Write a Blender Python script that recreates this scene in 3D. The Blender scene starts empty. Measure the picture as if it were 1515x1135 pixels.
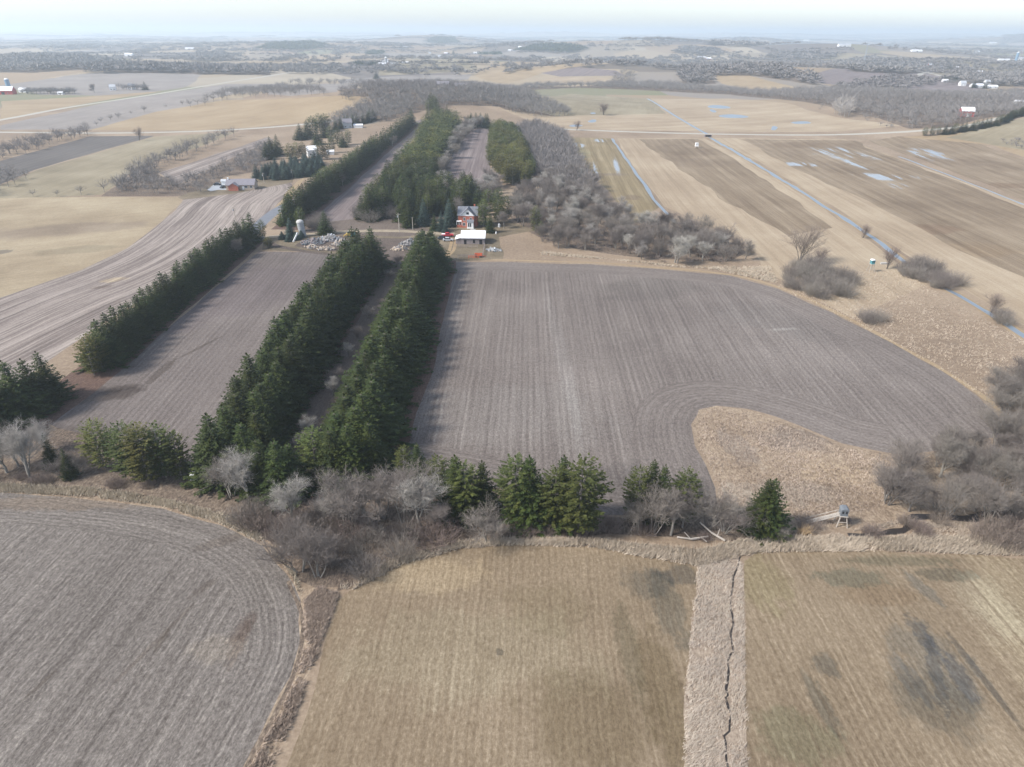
import bpy, bmesh, math, random
import numpy as np
from mathutils import Vector, Matrix, Euler, noise as mnoise
from mathutils.geometry import delaunay_2d_cdt
R = math.radians
sc = bpy.context.scene
COL = sc.collection
# ------------------------------------------------------------------ camera
PW, PH = 1515.0, 1135.0
FOC = 1010.0
PITCH = R(27.2); ROLL = R(0.30)
cam_d = bpy.data.cameras.new("camera"); cam = bpy.data.objects.new("camera", cam_d); COL.objects.link(cam)
cam_d.sensor_width = 36.0; cam_d.lens = 36.0*FOC/PW; cam_d.clip_start = 0.5; cam_d.clip_end = 90000
CAMP = Vector((0, 0, 80))
CM = Matrix.Rotation(R(90)-PITCH, 4, 'X') @ Matrix.Rotation(ROLL, 4, 'Z')
cam.matrix_world = Matrix.Translation(CAMP) @ CM
sc.camera = cam
# ------------------------------------------------------------------ world, sun, exposure
SUN_AZ, SUN_EL = R(-108), R(42)          # azimuth from +Y towards +X
w = bpy.data.worlds.new("World"); sc.world = w; w.use_nodes = True
nt = w.node_tree; bg = nt.nodes["Background"]
sky = nt.nodes.new("ShaderNodeTexSky"); sky.sky_type = 'NISHITA'; sky.sun_disc = False
sky.sun_elevation = SUN_EL; sky.sun_rotation = SUN_AZ
sky.air_density = 1.0; sky.dust_density = 1.2; sky.ozone_density = 2.0; sky.altitude = 300
hs = nt.nodes.new("ShaderNodeHueSaturation"); hs.inputs['Saturation'].default_value = 0.66   # thin high cloud
nt.links.new(sky.outputs[0], hs.inputs['Color']); nt.links.new(hs.outputs[0], bg.inputs[0])
bg.inputs[1].default_value = 0.13
sd = bpy.data.lights.new("sun", 'SUN'); sun = bpy.data.objects.new("sun", sd); COL.objects.link(sun)
sd.energy = 3.1; sd.angle = R(10); sd.color = (1.0, 0.95, 0.89)
sdir = Vector((math.sin(SUN_AZ)*math.cos(SUN_EL), math.cos(SUN_AZ)*math.cos(SUN_EL), math.sin(SUN_EL)))
sun.rotation_euler = sdir.to_track_quat('Z', 'Y').to_euler()
sc.view_settings.view_transform = 'Standard'; sc.view_settings.look = 'None'
sc.view_settings.exposure = 0.93; sc.view_settings.gamma = 1.0
sc.render.engine = 'CYCLES'
sc.cycles.max_bounces = 6; sc.cycles.diffuse_bounces = 2; sc.cycles.glossy_bounces = 2
sc.cycles.transmission_bounces = 2; sc.cycles.volume_bounces = 1; sc.cycles.transparent_max_bounces = 8
try:
    sc.cycles.use_denoising = True; sc.cycles.denoiser = 'OPENIMAGEDENOISE'
except Exception: pass
# ------------------------------------------------------------------ terrain height
def flat(px, py):
    d = CM @ Vector(((px-PW/2)/FOC, (PH/2-py)/FOC, -1)); t = -80/d.z
    return (d.x*t, d.y*t)
HILLS = []
def hill(px, py, h, rx, ry, rot=0.0):
    x, y = flat(px, py); HILLS.append((x, y, h, rx, ry, math.cos(R(rot)), math.sin(R(rot))))
hill(650, 158, 17, 170, 130); hill(430, 150, 7, 150, 120); hill(560, 165, 7, 120, 90)
hill(880, 112, 24, 170, 130); hill(1340, 160, 12, 190, 130); hill(1500, 196, 13, 110, 90)
hill(170, 112, 14, 260, 200); hill(1130, 120, 14, 200, 200); hill(1260, 118, 13, 260, 200)
hill(650, 64, 55, 520, 900); hill(840, 76, 34, 620, 500); hill(1010, 78, 28, 300, 400)
hill(1095, 66, 50, 520, 700); hill(1180, 84, 30, 400, 400); hill(1290, 86, 22, 380, 300)
hill(1540, 66, 85, 700, 900); hill(440, 72, 28, 600, 600); hill(20, 95, 18, 400, 300)
hill(1380, 100, 14, 200, 200); hill(700, 100, 12, 300, 260); hill(1075, 100, 12, 200, 240)
HA = np.array(HILLS)
FAR_RIDGES = [(16000, 7000, 105, 14000, 1500), (19000, -6000, 60, 9000, 1800), (13000, 12000, 90, 4000, 900), (11500, 2500, 25, 1500, 700)]
def hgt_np(x, y):
    x = np.asarray(x, float); y = np.asarray(y, float)
    z = np.zeros_like(x)
    for cx, cy, h, rx, ry, c, s in HA:
        dx = x-cx; dy = y-cy; z += h*np.exp(-(((dx*c+dy*s)/rx)**2 + ((dy*c-dx*s)/ry)**2))
    for fy, fx, h, rx, ry in FAR_RIDGES:
        z += h*np.exp(-(((x-fx)/rx)**2 + ((y-fy)/ry)**2))*(0.8+0.2*np.sin(x/900.0+1.3*np.sin(x/2300.0)))
    f = np.clip((y-900)/2500.0, 0, 1)
    z += f*(5*np.sin(x/310.0+y/570.0)+5*np.sin(x/230.0-y/410.0+1.7)+4*np.sin(y/260.0+2*np.sin(x/700.0))) 
    f2 = np.clip((y-6000)/6000.0, 0, 1)
    z += f2*(14*np.sin(x/1300.0+y/900.0+1)+12*np.sin(x/710.0-y/1500.0))
    return z
def hgt(x, y): return float(hgt_np(x, y))
def at(px, py, dx=0.0):
    """ground point seen at pixel px,py of the photograph (world metres)"""
    d = CM @ Vector(((px-PW/2)/FOC, (PH/2-py)/FOC, -1))
    if d.z > -0.0022: d.z = -0.0022
    t1 = -80/d.z; tx, ty = d.x*t1, d.y*t1
    if ty < 560: return (tx+dx, ty)
    ts = np.linspace(0.25*t1, t1*1.02, 900)
    zz = 80+d.z*ts - hgt_np(d.x*ts, d.y*ts)
    i = int(np.argmax(zz < 0))
    if zz[i] >= 0: i = len(ts)-1
    a, b = zz[i-1], zz[i]; t = ts[i-1]+(ts[i]-ts[i-1])*(a/(a-b) if a != b else 0)
    return (d.x*t+dx, d.y*t)
def pix(x, y, z):
    v = CM.to_3x3().transposed() @ (Vector((x, y, z))-CAMP)
    return (PW/2+FOC*v.x/-v.z, PH/2-FOC*v.y/-v.z)
# ------------------------------------------------------------------ node helper
class G:
    def __init__(s, name):
        s.m = bpy.data.materials.new(name); s.m.use_nodes = True; s.t = s.m.node_tree; s.n = s.t.nodes; s.l = s.t.links
        s.b = s.n["Principled BSDF"]; s.b.inputs['Specular IOR Level'].default_value = 0.2; s.b.inputs['Roughness'].default_value = 0.9
        s._p = None
    def set(s, sock, v):
        if isinstance(v, bpy.types.NodeSocket): s.l.new(v, sock)
        elif isinstance(v, (tuple, list)) and len(v) == 3 and sock.type == 'RGBA': sock.default_value = (*v, 1)
        else: sock.default_value = v
    def math(s, op, a, b=0.0, c=0.0, clamp=False):
        n = s.n.new("ShaderNodeMath"); n.operation = op; n.use_clamp = clamp
        s.set(n.inputs[0], a); s.set(n.inputs[1], b); s.set(n.inputs[2], c); return n.outputs[0]
    def vmath(s, op, a, b=(0, 0, 0)):
        n = s.n.new("ShaderNodeVectorMath"); n.operation = op; s.set(n.inputs[0], a); s.set(n.inputs[1], b)
        return n.outputs['Value'] if op in ('LENGTH', 'DOT_PRODUCT') else n.outputs[0]
    def pos(s):
        if s._p is None: s._p = s.n.new("ShaderNodeNewGeometry").outputs['Position']
        return s._p
    def uv(s):
        n = s.n.new("ShaderNodeUVMap"); n.uv_map = 'rows'; return n.outputs[0]
    def noise(s, vec, scale, detail=4, rough=0.55, dist=0.0):
        n = s.n.new("ShaderNodeTexNoise"); s.l.new(vec, n.inputs['Vector']); n.inputs['Scale'].default_value = scale
        n.inputs['Detail'].default_value = detail; n.inputs['Roughness'].default_value = rough; n.inputs['Distortion'].default_value = dist
        return n.outputs['Fac']
    def comb(s, x, y, z=0.0):
        n = s.n.new("ShaderNodeCombineXYZ"); s.set(n.inputs[0], x); s.set(n.inputs[1], y); s.set(n.inputs[2], z); return n.outputs[0]
    def sep(s, v):
        n = s.n.new("ShaderNodeSeparateXYZ"); s.l.new(v, n.inputs[0]); return n.outputs
    def map(s, v, a, b, c=0.0, d=1.0, smooth=False):
        n = s.n.new("ShaderNodeMapRange"); n.interpolation_type = 'SMOOTHSTEP' if smooth else 'LINEAR'; s.set(n.inputs[0], v)
        for i, q in enumerate((a, b, c, d)): n.inputs[i+1].default_value = q
        return n.outputs[0]
    def mix(s, f, a, b):
        n = s.n.new("ShaderNodeMix"); n.data_type = 'RGBA'; s.set(n.inputs[0], f); s.set(n.inputs[6], a); s.set(n.inputs[7], b); return n.outputs[2]
    def ramp(s, f, stops):
        n = s.n.new("ShaderNodeValToRGB"); s.l.new(f, n.inputs[0]); e = n.color_ramp.elements
        while len(e) < len(stops): e.new(0.5)
        for i, (p, c) in enumerate(stops): e[i].position = p; e[i].color = (*c, 1)
        return n.outputs[0]
    def bump(s, h, strength=0.5, dist=0.1):
        n = s.n.new("ShaderNodeBump"); n.inputs['Strength'].default_value = strength; n.inputs['Distance'].default_value = dist
        s.l.new(h, n.inputs['Height']); s.l.new(n.outputs[0], s.b.inputs['Normal'])
    def col(s, c): s.set(s.b.inputs['Base Color'], c)
def srgb(r, g, b, k=1.0):
    f = lambda v: ((v/255.0)/12.92 if v <= 10 else (((v/255.0)+0.055)/1.055)**2.4)
    return (f(r)*k, f(g)*k, f(b)*k)
K = 0.555    # photo tone of a sunlit ground -> albedo
def T(r, g, b):
    m = (r+g+b)/3.0; q = 0.95; return srgb(m+(r-m)*q-1, m+(g-m)*q+1, m+(b-m)*q, K)
def ellipse(g, px, py, rx, ry, rot=0.0, soft=0.5, nz=0.8, nscale=None):
    """soft-edged stain: centre given where it is seen, radii in metres, rot in degrees"""
    x, y = at(px, py)
    m = g.n.new("ShaderNodeMapping"); m.vector_type = 'TEXTURE'; g.l.new(g.pos(), m.inputs[0])
    m.inputs['Location'].default_value = (x, y, 0); m.inputs['Rotation'].default_value = (0, 0, R(rot)); m.inputs['Scale'].default_value = (rx, ry, 1e6)
    ln = g.vmath('LENGTH', m.outputs[0])
    n = g.noise(g.pos(), nscale or 1.2/min(rx, ry), 5, 0.65)
    ln = g.math('ADD', ln, g.math('MULTIPLY', g.math('SUBTRACT', n, 0.5), nz*2))
    return g.map(ln, 1.0-soft, 1.0+soft*0.4, 1.0, 0.0, True)
def S2(ax, ay, bx, by, w_, col, **kw):
    A = at(ax, ay); Bq = at(bx, by); dx, dy = Bq[0]-A[0], Bq[1]-A[1]
    c = pix((A[0]+Bq[0])/2, (A[1]+Bq[1])/2, 0); t = (c[0], c[1], w_, math.hypot(dx, dy)/2, math.degrees(math.atan2(-dx, dy)), col)
    return t+(kw,) if kw else t
def field_mat(name, stops, period=0.9, row=0.25, streak=0.5, grain=0.5, large=0.5, su=0.35, sv=0.02, gscale=2.0, lscale=0.018,
              patches=(), tint=None, wet=(), bump=0.3, tracks=0.0):
    g = G(name); p = g.pos(); uv = g.uv(); s = g.sep(uv)
    wob = g.math('MULTIPLY', g.math('SUBTRACT', g.noise(p, 0.12, 2), 0.5), 0.9)
    u = g.math('ADD', s[0], wob); v = s[1]
    rw = g.math('SINE', g.math('MULTIPLY', u, 2*math.pi/period))
    rmod = g.map(g.noise(p, 0.25, 3), 0.3, 0.7, 0.15, 1.0)
    st = g.noise(g.comb(g.math('MULTIPLY', u, su), g.math('MULTIPLY', v, sv)), 1.0, 5, 0.65)
    st2 = g.noise(g.comb(g.math('MULTIPLY', u, su*4), g.math('MULTIPLY', v, sv*6)), 1.0, 4, 0.6)
    gr = g.noise(p, gscale, 6, 0.8); gr2 = g.noise(p, gscale*0.22, 5, 0.7); lg = g.noise(p, lscale, 4, 0.6)
    val = g.math('MULTIPLY_ADD', g.math('MULTIPLY', rw, rmod), row*0.5, 0.5)
    st3 = g.noise(g.comb(g.math('MULTIPLY', u, 2.6), g.math('MULTIPLY', v, 1.0)), 1.0, 5, 0.8)
    st4 = g.noise(g.comb(g.math('MULTIPLY', u, 1.1), g.math('MULTIPLY', v, 0.012)), 1.0, 4, 0.7)
    for f, k in ((st, streak*0.7), (st2, streak*0.5), (st4, streak*0.8+0.08), (st3, grain*1.5), (gr, grain*0.9), (gr2, grain*0.3), (lg, large)):
        val = g.math('ADD', val, g.math('MULTIPLY', g.math('SUBTRACT', f, 0.5), k*2))
    if tracks:
        tr = g.math('POWER', g.math('ABSOLUTE', g.math('SINE', g.math('MULTIPLY', u, math.pi/tracks))), 24)
        val = g.math('SUBTRACT', val, g.math('MULTIPLY', tr, 0.18))
    c = g.ramp(g.math('MULTIPLY', val, 1.0, clamp=True), stops)
    for pt in patches:
        msk = ellipse(g, *pt[:5], **(pt[6] if len(pt) > 6 else {}))
        rag = g.math('ADD', g.math('MULTIPLY', g.math('SUBTRACT', st2, 0.5), 1.5), g.math('MULTIPLY', g.math('SUBTRACT', gr, 0.5), 1.3))
        rag = g.math('ADD', rag, g.math('MULTIPLY', g.math('SUBTRACT', st4, 0.5), 2.2))
        msk = g.math('MULTIPLY', g.map(g.math('ADD', g.math('MULTIPLY', msk, 1.3), g.math('MULTIPLY', rag, 0.9)), 0.25, 1.25, 0.0, 1.0), g.map(msk, 0.0, 0.5))
        q0 = stops[len(stops)//2][1]; q1 = stops[max(0, len(stops)//2-1)][1]; ratio = tuple(0.42+0.58*pt[5][i]/(0.5*(q0[i]+q1[i])) for i in range(3))
        mm = g.n.new('ShaderNodeMix'); mm.data_type = 'RGBA'; mm.blend_type = 'MULTIPLY'; g.set(mm.inputs[0], 1.0); g.set(mm.inputs[6], c); g.set(mm.inputs[7], ratio)
        c = g.mix(msk, c, mm.outputs[2])
    g.col(c)
    if bump: g.bump(g.math('ADD', gr, g.math('MULTIPLY', rw, row*0.8)), bump, 0.25)
    if wet:
        wm = None
        for (px, py, rx, ry, rot, th) in wet:
            m = ellipse(g, px, py, rx, ry, rot)
            m = g.math('MULTIPLY', m, g.map(g.math('ADD', g.math('MULTIPLY', st, 0.6), g.math('MULTIPLY', st2, 0.4)), th, th+0.03))
            wm = m if wm is None else g.math('MAXIMUM', wm, m)
        wb = g.n.new("ShaderNodeBsdfPrincipled"); wb.inputs['Base Color'].default_value = (0.24, 0.25, 0.26, 1); wb.inputs['Roughness'].default_value = 0.25
        wb.inputs['Specular IOR Level'].default_value = 0.6
        mx = g.n.new("ShaderNodeMixShader"); g.l.new(wm, mx.inputs[0]); g.l.new(g.b.outputs[0], mx.inputs[1]); g.l.new(wb.outputs[0], mx.inputs[2])
        g.l.new(mx.outputs[0], g.n["Material Output"].inputs[0])
    return g.m
def plain(name, c, rough=0.85, var=0.25, scale=1.0, metallic=0.0, spec=0.3):
    g = G(name); n = g.noise(g.pos(), scale, 5, 0.6)
    g.col(g.mix(g.map(n, 0.3, 0.7), tuple(v*(1-var) for v in c), tuple(min(1, v*(1+var)) for v in c)))
    g.b.inputs['Roughness'].default_value = rough; g.b.inputs['Metallic'].default_value = metallic; g.b.inputs['Specular IOR Level'].default_value = spec
    return g.m
# ------------------------------------------------------------------ fields, roads, water: one planar triangulation
rng = random.Random(7)
def W(pts): return [at(*p) for p in pts]
def rough(poly, step=6.0, amp=0.6, seed=0, closed=True):
    out = []; n = len(poly)
    for i in range(n if closed else n-1):
        a = poly[i]; b = poly[(i+1) % n]; L = math.hypot(b[0]-a[0], b[1]-a[1])
        st = max(step, 0.012*min(a[1], b[1])); k = max(1, min(40, int(L/st)))
        for j in range(k):
            t = j/k; x = a[0]+(b[0]-a[0])*t; y = a[1]+(b[1]-a[1])*t
            s = 1.0/(step*2.5)
            nx = mnoise.noise(Vector((x*s, y*s, seed*7.3))); ny = mnoise.noise(Vector((x*s+31, y*s, seed*3.1)))
            out.append((x+nx*amp*2, y+ny*amp*2))
    if not closed: out.append(poly[-1])
    return out
def chaikin(pts, n=2, closed=False):
    for _ in range(n):
        out = [] if closed else [pts[0]]
        m = len(pts)
        for i in range(m if closed else m-1):
            a = pts[i]; b = pts[(i+1) % m]
            out += [(a[0]*.75+b[0]*.25, a[1]*.75+b[1]*.25), (a[0]*.25+b[0]*.75, a[1]*.25+b[1]*.75)]
        if not closed: out.append(pts[-1])
        pts = out
    return pts
def ribbon(pts, width, w2=None, smooth=2, amp=0.0, step=6.0):
    pts = chaikin(pts, smooth); L = []; Rr = []; n = len(pts)
    if amp: pts = rough(pts, step, amp, 3, False); n = len(pts)
    for i, p in enumerate(pts):
        a = pts[max(0, i-1)]; b = pts[min(n-1, i+1)]; dx, dy = b[0]-a[0], b[1]-a[1]; l = math.hypot(dx, dy) or 1
        ww = (width+((w2 or width)-width)*i/(n-1))/2
        if amp: ww *= 0.75+0.5*abs(mnoise.noise(Vector((p[0]*.3, p[1]*.3, 5))))*2
        L.append((p[0]-dy/l*ww, p[1]+dx/l*ww)); Rr.append((p[0]+dy/l*ww, p[1]-dx/l*ww))
    return L + Rr[::-1]
VP = R(1.1)
# albedo-side colours
stub = [(0.0, T(86, 75, 71)), (0.35, T(127, 114, 108)), (0.6, T(157, 144, 136)), (1.0, T(206, 192, 182))]
stubL = [(0.0, T(86, 74, 70)), (0.35, T(122, 109, 104)), (0.65, T(150, 137, 131)), (1.0, T(198, 184, 173))]
stubF = [(0.0, T(86, 76, 69)), (0.35, T(126, 115, 108)), (0.65, T(156, 145, 137)), (1.0, T(204, 191, 177))]
hay = [(0.0, T(108, 88, 66)), (0.4, T(152, 130, 105)), (0.65, T(178, 156, 129)), (1.0, T(218, 196, 168))]
meadow = [(0.0, T(118, 98, 84)), (0.4, T(170, 146, 123)), (0.65, T(194, 170, 145)), (1.0, T(222, 200, 172))]
pale = [(0.0, T(158, 136, 112)), (0.4, T(192, 168, 140)), (0.7, T(214, 192, 163)), (1.0, T(232, 214, 188))]
brownf = [(0.0, T(120, 98, 78)), (0.4, T(152, 130, 106)), (0.7, T(178, 156, 130)), (1.0, T(204, 184, 158))]
dark = [(0.0, T(98, 90, 86)), (0.5, T(124, 115, 110)), (1.0, T(152, 142, 134))]
olive = [(0.0, T(136, 122, 96)), (0.5, T(176, 160, 132)), (1.0, T(206, 192, 164))]
greyl = [(0.0, T(144, 133, 126)), (0.5, T(172, 160, 152)), (1.0, T(198, 186, 176))]
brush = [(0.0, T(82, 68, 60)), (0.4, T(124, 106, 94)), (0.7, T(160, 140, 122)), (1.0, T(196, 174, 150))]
dk = T(84, 76, 70); dkg = T(98, 94, 84)
M = {}
M['main'] = field_mat('corn_stubble', stub, 1.52, 0.15, 0.22, 0.42, 0.3, su=0.30, sv=0.006, tracks=0,
    patches=[(960, 425, 26, 14, 20, T(122, 111, 105)), (980, 720, 16, 12, 0, T(104, 95, 92)), (830, 520, 2.5, 60, 2, T(158, 147, 140)), (760, 610, 26, 20, 0, T(150, 139, 132)), (1210, 480, 40, 18, -30, T(134, 123, 117)), (1160, 487, 6, 1.0, 10, T(172, 162, 154))])
M['main_head'] = field_mat('headland_stubble', stub, 1.52, 0.15, 0.18, 0.42, 0.28, su=0.30, sv=0.006, patches=[(900, 720, 30, 5, 0, T(112, 102, 98))])
M['left'] = field_mat('field_stubble', stubL, 1.52, 0.17, 0.22, 0.4, 0.3, su=0.3, sv=0.008,
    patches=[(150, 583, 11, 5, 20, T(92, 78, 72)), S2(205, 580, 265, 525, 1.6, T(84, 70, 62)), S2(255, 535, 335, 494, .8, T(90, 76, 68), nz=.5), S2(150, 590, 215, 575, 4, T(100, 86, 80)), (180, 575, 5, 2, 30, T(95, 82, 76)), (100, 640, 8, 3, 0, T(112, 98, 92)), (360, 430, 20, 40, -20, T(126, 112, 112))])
M['fore'] = field_mat('foreground_stubble', stubF, 0.9, 0.14, 0.36, 0.62, 0.22, su=0.5, sv=0.02, gscale=3.0,
    patches=[(330, 800, 6, 1.6, 30, T(120, 106, 96)), (300, 870, 1.0, 3, -30, T(112, 98, 88)), (360, 930, 1.6, 4, -10, T(116, 98, 88)), (90, 745, 20, 2.5, 0, T(150, 130, 112)), S2(255, 925, 225, 970, .5, T(110, 96, 84), nz=.5), S2(30, 1040, 90, 985, .4, T(112, 98, 86), nz=.5), S2(150, 1030, 300, 880, .5, T(122, 108, 98), nz=.6), S2(330, 1000, 380, 900, 1.2, T(120, 104, 94)), (320, 960, 5, 3, 0, T(164, 150, 136))])
M['hay'] = field_mat('hay_stubble', hay, 1.1, 0.13, 0.18, 0.45, 0.3, su=0.42, sv=0.012, lscale=0.03,
    patches=[(640, 850, 12, 5, 0, T(196, 172, 138)), (700, 960, 22, 10, 0, T(178, 160, 132)), (960, 860, 5, 4, 10, T(112, 104, 92)), (990, 900, 3, 9, 4, T(110, 103, 90)), (930, 960, 2, 10, 3, T(122, 108, 84)), (870, 1060, 10, 9, 0, T(132, 112, 84)), (985, 1040, 3.5, 14, 2, T(128, 108, 78)), (810, 900, 9, 6, 0, T(150, 130, 102)), (740, 965, 0.7, 0.8, 0, T(90, 80, 70)), (1010, 850, 4, 3, 0, T(100, 94, 86))])
M['hayR'] = field_mat('hay_stubble_right', hay, 1.1, 0.16, 0.22, 0.45, 0.3, su=0.42, sv=0.012, lscale=0.03,
    patches=[S2(1330, 910, 1440, 1050, 5.5, T(136, 126, 112), nz=1.1), S2(1335, 900, 1400, 985, 1.5, T(104, 100, 96), nz=1.0), S2(1395, 960, 1450, 1050, 1.6, T(106, 100, 96), nz=1.0), S2(1370, 930, 1400, 1060, 1.2, T(112, 106, 100), nz=1.0), S2(1385, 915, 1530, 1100, .7, T(92, 88, 84), nz=.5), S2(1310, 960, 1390, 1060, 2.0, T(118, 112, 104)), S2(1330, 840, 1400, 900, 1.5, T(128, 122, 112)), S2(1430, 840, 1500, 960, 5, T(196, 178, 150)), (1222, 985, 2, 2.5, 0, T(104, 98, 88)), (1260, 855, 7, 2.5, 0, T(112, 110, 92)), (1330, 830, 12, 1.5, 0, T(118, 110, 88)), (1400, 850, 6, 2, 0, T(106, 100, 84)),
             (1215, 1040, 1.5, 6, 6, T(112, 104, 90)), (1180, 1090, 6, 5, 0, T(142, 134, 104)), (1500, 900, 7, 22, -20, T(190, 170, 138), dict(soft=0.9)), (1300, 880, 8, 3, 0, T(150, 124, 96)), (1390, 1040, 6, 7, -25, T(110, 100, 86)), (1130, 860, 5, 8, 0, T(156, 140, 104))])
M['meadow'] = field_mat('dry_meadow_grass', meadow, 3.0, 0.0, 0.0, 0.75, 0.5, gscale=1.0, lscale=0.03, bump=0.6)
M['inset'] = field_mat('rough_meadow_grass', meadow, 3.0, 0.0, 0.1, 0.8, 0.6, gscale=0.8, lscale=0.05, bump=0.8,
    patches=[(1180, 650, 12, 6, 0, T(150, 134, 124)), (1150, 730, 14, 5, 0, T(176, 160, 144)), (1240, 700, 10, 5, 0, T(208, 182, 150)), (1090, 660, 4, 9, 10, T(150, 134, 124))])
M['marsh'] = field_mat('flattened_marsh_grass', [(0.0, T(120, 100, 86)), (0.35, T(176, 154, 134)), (0.65, T(198, 177, 156)), (1.0, T(226, 208, 186))], 3.0, 0.0, 0.1, 0.8, 0.25, gscale=1.1, bump=.5)
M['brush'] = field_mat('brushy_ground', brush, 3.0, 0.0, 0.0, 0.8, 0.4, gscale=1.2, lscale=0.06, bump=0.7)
M['needles'] = field_mat('needle_litter', [(0.0, T(88, 66, 58)), (0.5, T(128, 100, 88)), (1.0, T(160, 136, 122))], 3.0, 0.0, 0.0, 0.6, 0.4, bump=0.3)
M['alley'] = field_mat('alley_grass', [(0.0, T(92, 80, 74)), (0.5, T(130, 114, 104)), (1.0, T(164, 146, 132))], 3.0, 0.0, 0.2, 0.6, 0.4, sv=0.02, bump=0.5)
M['striped'] = field_mat('striped_stubble', [(0.0, T(112, 98, 92)), (0.38, T(152, 136, 128)), (0.6, T(184, 168, 158)), (1.0, T(214, 198, 186))], 12.0, 0.22, 0.95, 0.28, 0.2, su=0.16, sv=0.004,
    patches=[(168, 414, 5, 3.4, 30, T(210, 186, 150)), (150, 425, 4, 2, 30, T(120, 100, 88))])
M['tanL'] = field_mat('tan_pasture', [(0.0, T(150, 130, 104)), (0.4, T(184, 162, 132)), (0.7, T(206, 186, 154)), (1.0, T(226, 208, 176))], 3, 0.0, 0.25, 0.35, 0.7, su=0.05, sv=0.01, gscale=0.7,
    patches=[(90, 340, 45, 14, 20, T(166, 146, 128)), (0, 373, 5, 4, 0, T(100, 92, 90)), (110, 370, 18, 7, 20, T(158, 142, 116))])
M['dark'] = field_mat('dark_tilled_soil', dark, 6, 0.2, 0.4, 0.3, 0.3, su=0.06, sv=0.004)
M['olive'] = field_mat('pale_green_pasture', olive, 3, 0.0, 0.4, 0.2, 0.6, su=0.03, sv=0.006, gscale=0.5)
M['strip'] = field_mat('narrow_field_stubble', [(0.0, T(112, 98, 98)), (0.4, T(144, 128, 126)), (0.7, T(168, 152, 148)), (1.0, T(196, 180, 174))], 6.0, 0.2, 0.6, 0.3, 0.2, su=0.25, sv=0.004)
M['greyl'] = field_mat('grey_lavender_field', greyl, 6, 0.1, 0.4, 0.2, 0.4, su=0.03, sv=0.004, gscale=0.3)
M['pale'] = field_mat('pale_grass_field', pale, 7, 0.12, 0.4, 0.3, 0.4, su=0.09, sv=0.003, gscale=0.7)
M['tan'] = field_mat('tan_hill_field', [(0.0, T(160, 134, 104)), (0.5, T(192, 166, 132)), (1.0, T(214, 190, 156))], 7, 0.1, 0.3, 0.2, 0.5, su=0.04, sv=0.004, gscale=0.3)
M['r1'] = field_mat('wet_stubble', [(0.0, T(120, 102, 78)), (0.45, T(162, 142, 108)), (0.7, T(184, 164, 130)), (1.0, T(212, 194, 160))], 7, 0.25, 0.6, 0.3, 0.3, su=0.12, sv=0.003,
    patches=[(905, 258, 14, 5, 0, T(150, 132, 118)), (935, 292, 6, 8, 0, T(146, 124, 104)), (860, 225, 8, 30, 0, T(176, 166, 132))],
    wet=[(882, 250, 2.0, 40, -5, 0.47), (912, 245, 2.0, 34, -5, 0.46), (888, 208, 5, 12, 0, 0.48), (856, 215, 5, 14, 0, 0.5)])
M['r2'] = field_mat('brown_wet_field', brownf, 7, 0.22, 0.6, 0.3, 0.35, su=0.10, sv=0.003,
    patches=[(1010, 222, 26, 30, 0, T(140, 118, 96)), (1020, 240, 40, 20, 0, T(148, 126, 104))])
M['r3'] = field_mat('flooded_field', brownf, 7, 0.2, 0.6, 0.3, 0.45, su=0.06, sv=0.003,
    patches=[(1370, 340, 22, 10, 20, T(142, 112, 88)), (1200, 215, 50, 20, 0, T(146, 122, 98)), (1440, 370, 20, 12, 0, T(168, 142, 112))],
    wet=[(1185, 243, 18, 9, 0, 0.53), (1290, 232, 34, 22, 10, 0.58), (1240, 225, 24, 26, 0, 0.55), (1300, 262, 30, 12, 0, 0.55), (1268, 243, 5, 26, 0, 0.55), (1340, 275, 26, 9, 0, 0.58)])
M['r4'] = field_mat('brown_field', brownf, 9, 0.1, 0.7, 0.25, 0.5, su=0.04, sv=0.003, patches=[(1370, 240, 60, 30, 0, T(146, 124, 102)), (1500, 275, 40, 10, 0, T(140, 112, 88))], wet=[(1365, 228, 36, 26, 10, 0.56)])
M['gravel'] = plain('gravel_road', T(214, 206, 192), 0.95, 0.1, 0.5)
M['lane'] = plain('farm_lane_gravel', T(190, 172, 148), 0.95, 0.18, 0.5)
M['asphalt'] = plain('asphalt', (0.16, 0.17, 0.19), 0.85, 0.08, 0.3)
M['concrete_drive'] = plain('concrete_drive', (0.3, 0.32, 0.34), 0.8, 0.08, 0.3)
M['dirt'] = field_mat('trampled_dirt', [(0.0, T(84, 72, 66)), (0.5, T(118, 102, 94)), (1.0, T(158, 140, 126))], 3, 0, 0, 0.7, 0.6, gscale=0.8)
M['yard'] = field_mat('yard_grass', [(0.0, T(104, 92, 74)), (0.5, T(142, 126, 104)), (1.0, T(182, 162, 136))], 3, 0, 0, 0.5, 0.8, gscale=0.7, lscale=0.06)
M['track'] = plain('wheel_track_dirt', T(186, 158, 122), 0.95, 0.12, 0.5)
gw = G('ditch_water'); gw.col((0.15, 0.18, 0.21)); gw.b.inputs['Roughness'].default_value = 0.3; gw.b.inputs['Specular IOR Level'].default_value = 0.5
gw.bump(gw.noise(gw.pos(), 1.2, 3), 0.08, 0.05); M['water'] = gw.m
gw = G('creek_water'); gw.col((0.035, 0.03, 0.028)); gw.b.inputs['Roughness'].default_value = 0.2; M['creek'] = gw.m
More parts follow.
